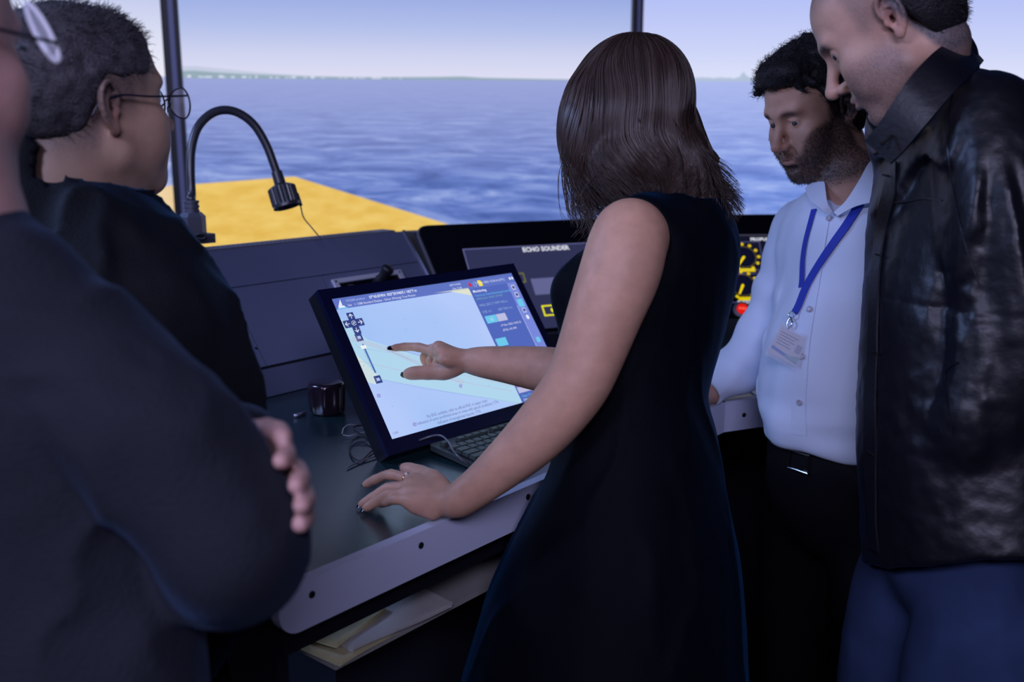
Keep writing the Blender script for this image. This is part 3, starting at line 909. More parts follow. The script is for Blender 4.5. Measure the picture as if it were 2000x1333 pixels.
for s, px, py in (('No ENC available, refer to official RNC or paper chart', 834, 817.5), ('Indication of some prohibited areas or areas with special conditions 1:776', 815, 831.5), ('Indication of navigational hazards 1:776', 855, 830)):
    c = uv(px, py); txt(s, c[0], c[1], 0.0088, Mtx, sx=0.80)
c = uv(767, 851); txt('1.000', c[0], c[1] + .001, 0.006, Mtx)

# ------------------------------------------------------------------ keyboard
kb = empty('keyboard', (-0.15, 1.73, 0.92), 'black keyboard lying on the worktop below the tilted monitor', 'keyboard')
uK = nz((0.715, 0.70, 0)); vK = np.array((-uK[1], uK[0], 0))   # vK to the back
KW, KD = 0.44, 0.140
OK_ = np.array((-0.1526, 1.730, 0.9205)) - vK * KD
tilt = 0.010
EZ = nz(np.cross(uK, nz(vK * KD + Z3 * tilt))); VK2 = nz(vK * KD + Z3 * tilt)
M_kb = mat('keyboard_body', (0.035, 0.045, 0.045), 0.4, spec=0.5, bump=(800, .1)); M_key = mat('keycap', (0.05, 0.066, 0.062), 0.42, spec=0.55, bump=(900, .1))
bm = B(); add_prism(bm, rounded_rect(OK_, uK, VK2, 0, KW, 0, KD, 0.008, 4), EZ * 0.010); obj('keyboard_base', bm, M_kb, kb, bevel=0.0015)
bm = B(); add_obox(bm, OK_, uK, VK2, EZ, (0.008, KW - 0.008), (0.008, 0.104), (0.010, 0.0104)); obj('key_well', bm, M_black, kb)
keymesh = {}
def key(x, y, w, d=0.0158):
    k = (round(w, 4), d)
    if k not in keymesh:
        bm = B()
        b0 = [(-w / 2, -d / 2), (w / 2, -d / 2), (w / 2, d / 2), (-w / 2, d / 2)]
        P = lambda a, b, c: uK * a + VK2 * b + EZ * c
        f = 0.9
        add_hexa(bm, [P(a, b, 0) for a, b in b0] + [P(a - math.copysign(0.0013, a), b - math.copysign(0.0013, b), 0.0065) for a, b in b0])
        me = bpy.data.meshes.new('key'); bmesh.ops.recalc_face_normals(bm, faces=bm.faces[:]); bm.to_mesh(me); bm.free(); me.materials.append(M_key)
        keymesh[k] = me
    o = bpy.data.objects.new('key', keymesh[k]); COL.objects.link(o); o.parent = kb
    p = OK_ + uK * x + VK2 * y + EZ * 0.0108 - np.array(kb.location)
    o.location = list(p)
pt = 0.0188
rows = [[(1.25, 0), (1.25, 0), (1.25, 0), (6.0, 0), (1.25, 0), (1.25, 0), (1.25, 0), (1.5, .25), (1, 0), (1, 0), (1, .25), (2, 0), (1, 0)],
        [(2.25, 0)] + [(1, 0)] * 10 + [(2.75, 0), (1, 1.25), (1, 1.25), (1, 0), (1, 0)],
        [(1.75, 0)] + [(1, 0)] * 11 + [(2.25, 0), (1, 3.5), (1, 0), (1, 0)],
        [(1.5, 0)] + [(1, 0)] * 12 + [(1.5, 0), (1, .25), (1, 0), (1, 0), (1, .25), (1, 0), (1, 0), (1, 0)],
        [(1, 0)] * 13 + [(2, 0), (1, .25), (1, 0), (1, 0), (1, .25), (1, 0), (1, 0), (1, 0)]]
for r, row in enumerate(rows):
    x = 0.0115
    for w, gap in row:
        x += gap * pt
        if x + w * pt > KW - 0.006: break
        key(x + w * pt / 2, 0.0175 + r * pt, w * pt - 0.0026); x += w * pt
for i, x in enumerate([0, 2, 3, 4, 5, 6.5, 7.5, 8.5, 9.5, 11, 12, 13, 14, 15.25, 16.25, 17.25]):
    key(0.0115 + (x + 0.5) * pt, 0.0175 + 5.35 * pt, pt - 0.0030, 0.0125)

# ------------------------------------------------------------------ gooseneck lamp
lamp = empty('gooseneck_lamp', W(385, 480, 2.36), 'black gooseneck lamp with ribbed head standing on the console ledge', 'lamp')
dL = 2.36
base = W(388, 487, dL)
ix, iy = u3, n3
M_lamp = mat('lamp_black', (0.03, 0.032, 0.045), 0.32, 0.0, 0.6)
M_lg = mat('lamp_grey', (0.12, 0.125, 0.17), 0.45, 0.5)
pz = 1.2355
bc = np.array((base[0], base[1], pz)); 
bm = B(); add_obox(bm, bc, ix, iy, Z3, (-0.028, 0.040), (-0.012, 0.034), (0, 0.022)); obj('base_plate', bm, M_lg, lamp, bevel=0.0015)
top = W(376, 415, dL)
hc = W(378, 470, dL); hz = pz + 0.022
hx = np.array((hc[0], hc[1], hz))
bm = B(); add_lathe(bm, hx, Z3, [(0, 0.032), (0.042, 0.032), (0.052, 0.022)], 6); obj('hex_nut', bm, M_lg, lamp, bevel=0.0012)
bm = B(); add_lathe(bm, hx + Z3 * 0.052, Z3, [(0, 0.0185), (0.005, 0.0185), (0.006, 0.0165), (0.010, 0.0165), (0.011, 0.0185), (0.016, 0.0185), (0.017, 0.0165), (0.021, 0.0165), (0.022, 0.0185), (0.027, 0.0185), (0.028, 0.012)], 24); obj('collar', bm, M_lg, lamp, smooth=True, autosm=True)
st = hx + Z3 * 0.078
path = [W(px, py, dL + (px - 378) * 0.0006) for px, py in ((374, 380), (372, 335), (374, 290), (386, 250), (410, 224), (438, 215), (468, 222), (497, 245), (520, 283), (535, 322), (543, 345))]
bm = B(); cp = catmull([st] + path, 7); add_tube(bm, cp, 0.0105, 14); obj('gooseneck', bm, M_lamp, lamp, smooth=True)
hd = nz(W(556, 392, dL + 0.1) - W(542, 345, dL + 0.1)); h0 = path[-1]
bm = B(); add_lathe(bm, h0 - hd * 0.012, hd, [(0, 0.0135), (0.03, 0.0145), (0.032, 0.012), (0.036, 0.013)], 20); obj('neck_sleeve', bm, M_lamp, lamp, smooth=True, autosm=True)
bm = B()
ax = hd; u_ = nz(np.cross(ax, (0, 0, 1))); w_ = np.cross(ax, u_)
def ring(h, r, rib):
    n = 72; out = []
    for k in range(n):
        a = 2 * math.pi * k / n; rr = r + (rib if k % 3 == 0 else 0)
        out.append(bm.verts.new(list(h0 + ax * h + rr * (math.cos(a) * u_ + math.sin(a) * w_))))
    return out
rs = [ring(0.018, 0.013, 0), ring(0.026, 0.029, 0), ring(0.028, 0.0325, 0), ring(0.030, 0.0325, 0.0022), ring(0.070, 0.0325, 0.0022), ring(0.072, 0.0335, 0), ring(0.079, 0.0335, 0), ring(0.079, 0.027, 0), ring(0.070, 0.024, 0)]
for a, b in zip(rs, rs[1:]):
    for k in range(72): bm.faces.new((a[k], a[(k + 1) % 72], b[(k + 1) % 72], b[k]))
bm.faces.new(rs[0][::-1]); bm.faces.new(rs[-1])
obj('lamp_head', bm, M_lamp, lamp)
cl = W(583, 395, dL + 0.12)
bm = B(); add_tube(bm, [W(580, 378, dL + 0.12), W(588, 402, dL + 0.12)], 0.0045, 6); obj('clip', bm, M_lamp, lamp)
bm = B(); add_tube(bm, catmull([W(587, 402, dL + 0.12), W(593, 425, dL + 0.12), W(608, 444, dL + .08), W(628, 468, dL + .03)], 5), 0.0018, 6); obj('wire', bm, M_lamp, lamp, smooth=True)
bm = B(); add_tube(bm, catmull([WP(393 + 10 * math.cos(a), 462 + 5 * math.sin(a), W(395, 465, dL - .03), (0, -1, 0)) for a in np.linspace(0, 6.2, 9)], 3), 0.003, 6); obj('cable_loop', bm, M_black, lamp, smooth=True)

# ------------------------------------------------------------------ dark fluted control knob on the worktop
kp = WZ(640, 806, 0.9205)
knob = empty('fluted_knob', kp, 'dark glossy fluted round control knob with flat top behind the tilted monitor', 'pot')
M_knob = mat('dark_glass', (0.018, 0.010, 0.018), 0.18, spec=0.6, coat=0.5)
bm = B(); rs = []
for h, r, fl in ((0, 0.030, 0), (0.004, 0.035, 0.002), (0.03, 0.036, 0.0032), (0.055, 0.037, 0.0032), (0.062, 0.0375, 0.0), (0.066, 0.0350, 0), (0.067, 0.030, 0), (0.0675, 0.015, 0), (0.0675, 0.001, 0)):
    rs.append([bm.verts.new(list(kp + Z3 * h + np.array((math.cos(2 * math.pi * k / 64), math.sin(2 * math.pi * k / 64), 0)) * (r + fl * max(-0.3, math.cos(8 * 2 * math.pi * k / 64))))) for k in range(64)])
for a, b in zip(rs, rs[1:]):
    for k in range(64): bm.faces.new((a[k], a[(k + 1) % 64], b[(k + 1) % 64], b[k]))
bm.faces.new(rs[0][::-1])
obj('knob_body', bm, M_knob, knob, smooth=True)

# ------------------------------------------------------------------ throttle lever unit behind the monitor
lev = empty('lever_unit', on1(710, 548), 'silver-framed recessed lever unit with black handle behind the monitor', 'lever unit')
def L1(px, py, off=0.0): return on1(px, py, off)
a = L1(645, 551) ; b = L1(778, 530); 
s0, s1_ = (a - O1).dot(u3), (b - O1).dot(u3); tb = ((a - O1).dot(up1) + (b - O1).dot(up1)) / 2
zf = 0.0045
for nm, sa, sb2, ba, bb in (('frame_top', s0, s1_, tb - 0.012, tb), ('frame_bottom', s0, s1_, tb - 0.105, tb - 0.093), ('frame_left', s0, s0 + 0.014, tb - 0.093, tb - 0.012), ('frame_right', s1_ - 0.014, s1_, tb - 0.093, tb - 0.012)):
    bm = B(); add_obox(bm, O1, u3, up1, nrm1, (sa, sb2), (ba, bb), (zf, zf + 0.006)); obj(nm, bm, mat('light_grey_metal', (0.55, 0.57, 0.70), 0.4, 0.2, bump=(500, 0.05)), lev, bevel=0.001)
bm = B(); add_obox(bm, O1, u3, up1, nrm1, (s0 + 0.014, s1_ - 0.014), (tb - 0.093, tb - 0.012), (zf, zf + 0.001)); obj('recess_plate', bm, M_gloss, lev)
for ss in (s0 + 0.008, s1_ - 0.008):
    for bb in (tb - 0.007, tb - 0.098): screw(O1 + u3 * ss + up1 * bb + nrm1 * (zf + 0.006), nrm1, 0.0028, lev, M_scr)
c = O1 + u3 * (s0 + 0.045) + up1 * (tb - 0.045) + nrm1 * zf
bm = B(); add_lathe(bm, c - nrm1 * 0.004, nrm1, [(0, 0.026), (0.010, 0.024), (0.018, 0.017), (0.022, 0.006)], 24); obj('lever_hub', bm, M_chrome, lev, smooth=True)
hp = [L1(735, 556, 0.012), L1(743, 545, 0.035), L1(752, 534, 0.055), L1(757, 527, 0.066)]
bm = B(); add_tube(bm, catmull(hp, 5), [0.013] * 6 + [0.011] * 5 + [0.0135] * 5, 12); obj('handle', bm, M_black, lev, smooth=True)
bm = B(); c = hp[-1]; add_lathe(bm, c - nz(hp[-1] - hp[-2]) * 0.008, nz(hp[-1] - hp[-2]), [(0, 0.010), (0.003, 0.015), (0.010, 0.0165), (0.017, 0.012), (0.019, 0.004)], 16); obj('knob', bm, M_black, lev, smooth=True)

# ------------------------------------------------------------------ cables on the worktop
M_cab = mat('cable_black', (0.02, 0.02, 0.026), 0.3, spec=0.6)
M_cab2 = mat('cable_grey', (0.30, 0.30, 0.34), 0.35, spec=0.5)
def zc(px, py, h): return WZ(px, py, 0.9225 + h)
bm = B(); add_tube(bm, catmull([zc(757, 872, .004), zc(730, 858, .006), zc(700, 846, .012), zc(690, 838, .018), zc(697, 832, .02), zc(715, 834, .014), zc(735, 848, .004), zc(742, 868, .002), zc(722, 885, .001), zc(705, 900, .001), zc(690, 895, .001), zc(683, 880, .001), zc(688, 862, .003), zc(706, 853, .004), zc(730, 868, .003)], 8), 0.0016, 8)
tag(obj('cable', bm, M_cab, smooth=True), 'black cable looped on the worktop beside the lower left monitor corner', 'cable')
bm = B(); add_tube(bm, catmull([zc(668, 848, .006), zc(672, 836, .016), zc(684, 830, .018), zc(703, 833, .012), zc(717, 843, .005), zc(700, 847, .003), zc(682, 852, .002), zc(670, 850, .003)], 8), 0.0012, 8)
tag(obj('cable', bm, M_cab2, smooth=True), 'small tangle of thin grey cord left of the black cable loop', 'cable')
bm = B(); add_tube(bm, catmull([zc(678, 914, .0005), zc(700, 903, .001), zc(730, 893, .001), zc(760, 882, .003), zc(790, 871, .006), zc(820, 860, .026), zc(845, 852, .034), zc(862, 852, .036), zc(875, 863, .032), zc(886, 882, .026), zc(900, 897, .018), zc(914, 908, .005)], 8), 0.0018, 8)
tag(obj('cable', bm, mat('cable_sheen', (0.12, 0.12, 0.15), 0.22, spec=0.7), smooth=True), 'dark cable rising in an arc over the left end of the keyboard', 'cable')
bm = B(); a = zc(575, 815, 0); b = zc(596, 808, 0); add_tube(bm, [a + Z3 * .002, b + Z3 * .002], 0.004, 8)
tag(obj('pen', bm, M_alu, smooth=True), 'small metallic pen lying in the dark left of the fluted knob', 'pen')
# ------------------------------------------------------------------ organic modelling: blended solids -> one continuous surface
def vnoise(p, s=1.0, seed=0):
    q = p * np.float32(s) + np.float32(seed * 17.31 + 100)
    i = np.floor(q).astype(np.int64); f = (q - i).astype(np.float32); f = f * f * (3 - 2 * f)
    def h(a, b, c):
        n = (a * 374761393 + b * 668265263 + c * 2147483647 + seed * 144665) & 0xffffffff
        n = ((n ^ (n >> 13)) * 1274126177) & 0xffffffff
        return ((n ^ (n >> 16)) & 0xffff).astype(np.float32) / 32767.5 - 1
    x, y, z = i[..., 0], i[..., 1], i[..., 2]; fx, fy, fz = f[..., 0], f[..., 1], f[..., 2]
    r = 0
    for dx in (0, 1):
        for dy in (0, 1):
            for dz in (0, 1):
                r = r + h(x + dx, y + dy, z + dz) * (fx if dx else 1 - fx) * (fy if dy else 1 - fy) * (fz if dz else 1 - fz)
    return r


def fbm(p, s, seed=0, o=3):
    return sum(vnoise(p, s * 2 ** k, seed + k) * 0.5 ** k for k in range(o))


def smin(a, b, k):
    if k <= 0: return np.minimum(a, b)
    h = np.maximum(k - np.abs(a - b), 0) / k
    return np.minimum(a, b) - h * h * k * 0.25


def smax(a, b, k): return -smin(-a, -b, k)
F32 = np.float32


class Fr:
    """local frame: columns s (person's left), f (forward), u (up)"""
    def __init__(self, o, f, u):
        self.o = np.array(o, float); self.f = nz(f); u = np.array(u, float)
        self.u = nz(u - self.f * u.dot(self.f)); self.s = np.cross(self.u, self.f)
    def p(self, s, f, u): return self.o + self.s * s + self.f * f + self.u * u
    def loc(self, p):
        q = p - self.o.astype(F32)
        return q @ self.s.astype(F32), q @ self.f.astype(F32), q @ self.u.astype(F32)


class Sdf:
    def __init__(self): self.ops = []
    def add(self, fn, k=0.0): self.ops.append(('a', fn, k)); return self
    def sub(self, fn, k=0.0): self.ops.append(('s', fn, k)); return self
    def isect(self, fn, k=0.0): self.ops.append(('i', fn, k)); return self
    def mod(self, fn): self.ops.append(('m', fn, 0)); return self
    def ev(self, p, C=None, hd=0.0):
        if C is None:
            d = np.full(p.shape[:-1], 10.0, F32)
            for t, fn, k in self.ops:
                if t == 'a': d = smin(d, fn(p), k)
                elif t == 's': d = smax(d, -fn(p), k)
                elif t == 'i': d = smax(d, fn(p), k)
                else: d = fn(p, d)
            return d
        d = np.full(p.shape[:-1], 10.0, F32)
        for t, fn, k in self.ops:
            if t == 'm': d = fn(p, d); continue
            dc = fn(C)
            if t == 'i': m = dc > -(2.4 * hd + k)
            else: m = dc < 2.4 * hd + k + 0.004
            if not m.any(): continue
            v = fn(p[m])
            if t == 'a': d[m] = smin(d[m], v, k)
            elif t == 's': d[m] = smax(d[m], -v, k)
            else: d[m] = smax(d[m], v, k)
        return d


def ell(c, r, fr=None):
    c = np.array(c, float); r = [float(x) for x in r]
    if fr is None: A = np.eye(3)
    else:
        c = fr.p(*c); A = np.stack([fr.s, fr.f, fr.u])
    c32 = c.astype(F32); A = A.astype(F32).T; ir = (1 / np.array(r)).astype(F32); mr = min(r)
    def fn(p):
        q = ((p - c32) @ A) * ir
        k0 = np.sqrt((q * q).sum(-1)) + 1e-6
        k1 = np.sqrt(((q * ir) ** 2).sum(-1)) + 1e-6
        return k0 * (k0 - 1) / k1
    return fn


def cap(a, b, ra, rb=None):
    a = np.array(a, float); b = np.array(b, float); rb = ra if rb is None else rb
    ab = (b - a).astype(F32); L2 = max(float(ab @ ab), 1e-9); a32 = a.astype(F32)
    def fn(p):
        q = p - a32; t = np.clip((q @ ab) / L2, 0, 1)
        q = q - t[..., None] * ab
        return np.sqrt((q * q).sum(-1)) - (ra + (rb - ra) * t)
    return fn


def ecap(a, b, A, Bq, side):
    """elliptic cross-section capsule; A,B = (half width along side, half depth)"""
    a = np.array(a, float); b = np.array(b, float); ax = nz(b - a)
    sd = np.array(side, float); sd = nz(sd - ax * sd.dot(ax)); dp = np.cross(ax, sd)
    L = float(np.linalg.norm(b - a)); a32 = a.astype(F32); M = np.stack([sd, dp, ax], 1).astype(F32)
    def fn(p):
        q = (p - a32) @ M
        t = np.clip(q[..., 2] / L, 0, 1)
        w = A[0] + (Bq[0] - A[0]) * t; d = A[1] + (Bq[1] - A[1]) * t; e = q[..., 2] - t * L; m = np.minimum(w, d)
        x, y, z = q[..., 0] / w, q[..., 1] / d, e / m
        k0 = np.sqrt(x * x + y * y + z * z) + 1e-6
        k1 = np.sqrt((x / w) ** 2 + (y / d) ** 2 + (z / m) ** 2) + 1e-6
        return k0 * (k0 - 1) / k1
    return fn


def loft(S_, pts, side, k=0.02, sub=4):
    """pts: (point, half width, half depth); smooth-interpolated chain of elliptic capsules"""
    P = [np.concatenate([np.array(p, float), [w, d]]) for p, w, d in pts]
    C = catmull(P, sub) if len(P) > 2 else P
    for a, b in zip(C, C[1:]):
        if np.linalg.norm(a[:3] - b[:3]) < 1e-5: continue
        S_.add(ecap(a[:3], b[:3], (a[3], a[4]), (b[3], b[4]), side), k)


def limb(S_, pts, k=0.01, sub=4):
    P = [np.concatenate([np.array(p, float), [r]]) for p, r in pts]
    C = catmull(P, sub) if len(P) > 2 else P
    for a, b in zip(C, C[1:]):
        S_.add(cap(a[:3], b[:3], a[3], b[3]), k)


def plane(o, n):
    o = np.array(o, float).astype(F32); n = nz(n).astype(F32)
    return lambda p: (p - o) @ n


def surf(S_, lo, hi, h, n=12, smooth=1):
    """surface net of the zero level inside the box lo..hi at cell size h"""
    lo = np.array(lo, float); hi = np.array(hi, float)
    bs = n * h; nb = np.ceil((hi - lo) / bs).astype(int)
    g = np.stack(np.meshgrid(*[np.arange(k) for k in nb], indexing='ij'), -1).reshape(-1, 3)
    cen = (lo + (g + 0.5) * bs).astype(F32)
    hd = 0.5 * bs * math.sqrt(3)
    keep = np.zeros(len(cen), bool)
    for i in range(0, len(cen), 60000):
        keep[i:i + 60000] = np.abs(S_.ev(cen[i:i + 60000])) < hd * 1.75 + 0.016
    g = g[keep]; cen = cen[keep]
    r = np.arange(n + 1)
    off = np.stack(np.meshgrid(r, r, r, indexing='ij'), -1)           # n+1^3
    V, KEY, EDG = [], [], []
    big = np.int64(1 << 20)
    kf = lambda a: (a[..., 0] * big + a[..., 1]) * big + a[..., 2]
    for s in range(0, len(g), 900):
        gg = g[s:s + 900]
        idx = gg[:, None, None, None, :] * n + off[None]
        P = (lo + idx * h).astype(F32)
        Bn = len(gg)
        d = S_.ev(P.reshape(Bn, -1, 3), cen[s:s + 900], hd).reshape(Bn, n + 1, n + 1, n + 1)
        ins = d < 0
        c = [(a, b, e) for a in (0, 1) for b in (0, 1) for e in (0, 1)]
        sl = lambda A, q: A[:, q[0]:n + q[0], q[1]:n + q[1], q[2]:n + q[2]]
        cnt = sum(sl(ins, q).astype(np.int8) for q in c)
        act = (cnt > 0) & (cnt < 8)
        w = np.argwhere(act)
        if len(w) == 0: continue
        acc = np.zeros((len(w), 3)); num = np.zeros(len(w))
        dv = {q: d[w[:, 0], w[:, 1] + q[0], w[:, 2] + q[1], w[:, 3] + q[2]] for q in c}
        for q in c:
            for ax in range(3):
                if q[ax]: continue
                q2 = list(q); q2[ax] = 1; q2 = tuple(q2)
                a, b = dv[q], dv[q2]; m = (a < 0) != (b < 0)
                t = np.where(m, a / np.where(m, a - b, 1), 0)
                pt_ = np.array(q, float)[None].repeat(len(w), 0); pt_[:, ax] += t
                acc += np.where(m[:, None], pt_, 0); num += m
        base = gg[w[:, 0]] * n + w[:, 1:]
        V.append(lo + (base + acc / num[:, None]) * h); KEY.append(kf(base.astype(np.int64)))
        for ax in range(3):
            q2 = [0, 0, 0]; q2[ax] = 1
            A = ins[:, :n, :n, :n]; Bv = sl(ins, q2)
            e = np.argwhere(A != Bv)
            if len(e) == 0: continue
            flip = A[e[:, 0], e[:, 1], e[:, 2], e[:, 3]]
            bb = (gg[e[:, 0]] * n + e[:, 1:]).astype(np.int64)
            EDG.append((ax, bb, flip))
    V = np.concatenate(V); KEY = np.concatenate(KEY)
    o = np.argsort(KEY); V = V[o]; KEY = KEY[o]
    Q = []
    for ax, bb, flip in EDG:
        o1, o2 = [(1, 2), (2, 0), (0, 1)][ax]
        idx = []
        for da, db in ((0, 0), (1, 0), (1, 1), (0, 1)):
            c_ = bb.copy(); c_[:, o1] -= da; c_[:, o2] -= db
            k = kf(c_); j = np.searchsorted(KEY, k); j = np.clip(j, 0, len(KEY) - 1)
            idx.append(np.where(KEY[j] == k, j, -1))
        q = np.stack(idx, 1); ok = (q >= 0).all(1)
        q = q[ok]; fl = flip[ok]
        q[~fl] = q[~fl][:, ::-1]
        Q.append(q)
    Q = np.concatenate(Q)
    V, Q = fill_holes(V, Q)
    for _ in range(smooth):
        s_ = np.zeros_like(V); c_ = np.zeros(len(V))
        for k in range(4):
            a, b = Q[:, k], Q[:, (k + 1) % 4]
            for x in range(3):
                s_[:, x] += np.bincount(a, V[b, x], len(V)) + np.bincount(b, V[a, x], len(V))
            c_ += np.bincount(a, minlength=len(V)) + np.bincount(b, minlength=len(V))
        c_ = np.maximum(c_, 1)
        V = V * 0.5 + 0.5 * s_ / c_[:, None]
    return V, Q


def fill_holes(V, Q):
    """close small even loops left open between sampling blocks"""
    n = len(V)
    a = Q.ravel(); b = np.roll(Q, -1, 1).ravel()
    k1 = a.astype(np.int64) * n + b; k2 = b.astype(np.int64) * n + a
    open_ = ~np.isin(k1, k2)
    if not open_.any() or open_.sum() > 4000: return V, Q
    nxt = {}
    for x, y in zip(b[open_], a[open_]): nxt.setdefault(int(x), []).append(int(y))      # hole runs against the faces
    newQ, newV = [], []
    used = set()
    for s in list(nxt):
        if s in used: continue
        loop = [s]; cur = s; ok = False
        while len(loop) < 14 and cur in nxt and len(nxt[cur]) == 1:
            cur = nxt[cur][0]
            if cur == s: ok = True; break
            loop.append(cur)
        if not ok or len(loop) % 2: continue
        used.update(loop)
        if len(loop) == 4: newQ.append(loop)
        elif len(loop) > 4:
            c = n + len(newV); newV.append(V[loop].mean(0)); L = len(loop)
            for i in range(0, L, 2): newQ.append([c, loop[i], loop[i + 1], loop[(i + 2) % L]])
    if newV: V = np.concatenate([V, np.array(newV)])
    if newQ: Q = np.concatenate([Q, np.array(newQ)])
    return V, Q


def biggest(V, Q):
    """drop loose specks: keep the largest connected piece"""
    lab = np.arange(len(V))
    for _ in range(200):
        m = lab[Q].min(1); new = lab.copy()
        for k in range(4): np.minimum.at(new, Q[:, k], m)
        new = new[new]
        if (new == lab).all(): break
        lab = new
    u, c = np.unique(lab[Q[:, 0]], return_counts=True)
    keep = lab[Q[:, 0]] == u[c.argmax()]
    Q = Q[keep]; used = np.unique(Q); re = np.full(len(V), -1); re[used] = np.arange(len(used))
    return V[used], re[Q]


def mesh_obj(name, VQ, m, parent=None, col=None, label=None, one=False):
    V, Q = VQ
    if one: V, Q = biggest(V, Q)
    me = bpy.data.meshes.new(name)
    me.vertices.add(len(V)); me.vertices.foreach_set('co', V.astype(F32).ravel())
    me.loops.add(len(Q) * 4); me.loops.foreach_set('vertex_index', Q.astype(np.int32).ravel())
    me.polygons.add(len(Q)); me.polygons.foreach_set('loop_start', np.arange(len(Q), dtype=np.int32) * 4)
    me.polygons.foreach_set('use_smooth', np.ones(len(Q), bool))
    me.update(calc_edges=True)
    if col is not None:
        c = np.ones((len(V), 4), F32); c[:, :3] = col(V.astype(F32))
        a = me.color_attributes.new('Col', 'FLOAT_COLOR', 'POINT'); a.data.foreach_set('color', c.ravel())
    return link_mesh(name, me, m, parent, label)


def ss(x, a, b):
    t = np.clip((x - a) / (b - a), 0, 1); return t * t * (3 - 2 * t)


def strands(name, lines, r, m, parent, taper=True, label=None):
    """many thin hair strands as 3-sided tubes in one mesh; lines = array (N, K, 3)"""
    Lc = np.array(lines, float); N, K, _ = Lc.shape
    T = np.gradient(Lc, axis=1); T /= np.linalg.norm(T, axis=2, keepdims=True) + 1e-9
    ref = np.array((0.37, 0.21, 0.9)); U = np.cross(T, ref); U /= np.linalg.norm(U, axis=2, keepdims=True) + 1e-9
    Wv = np.cross(T, U)
    rr = r * (np.linspace(1, 0.35, K) if taper else np.ones(K))[None, :, None]
    ring = [Lc + rr * (math.cos(a) * U + math.sin(a) * Wv) for a in (0, 2.094, 4.189)]
    V = np.stack(ring, 2).reshape(-1, 3)
    i = np.arange(N)[:, None, None] * K * 3 + np.arange(K - 1)[None, :, None] * 3 + np.arange(3)[None, None]
    j = np.arange(N)[:, None, None] * K * 3 + np.arange(K - 1)[None, :, None] * 3 + (np.arange(3)[None, None] + 1) % 3
    Q = np.stack([i, j, j + 3, i + 3], -1).reshape(-1, 4)
    o = mesh_obj(name, (V, Q), m, parent, label=label)
    o['kind'] = 'stuff'
    return o


def sample_surface(VQ, n, rng, mask=None):
    V, Q = VQ
    a, b, c = V[Q[:, 0]], V[Q[:, 1]], V[Q[:, 2]]
    nr = np.cross(b - a, c - a); ar = np.linalg.norm(nr, axis=1); nrm = nr / (ar[:, None] + 1e-12)
    cen = V[Q].mean(1)
    w = ar if mask is None else ar * mask(cen)
    k = rng.choice(len(Q), n, p=w / w.sum())
    t = rng.random((n, 2))
    p = (V[Q[k, 0]] * (1 - t[:, :1]) + V[Q[k, 1]] * t[:, :1]) * (1 - t[:, 1:]) + (V[Q[k, 3]] * (1 - t[:, :1]) + V[Q[k, 2]] * t[:, :1]) * t[:, 1:]
    return p, nrm[k]


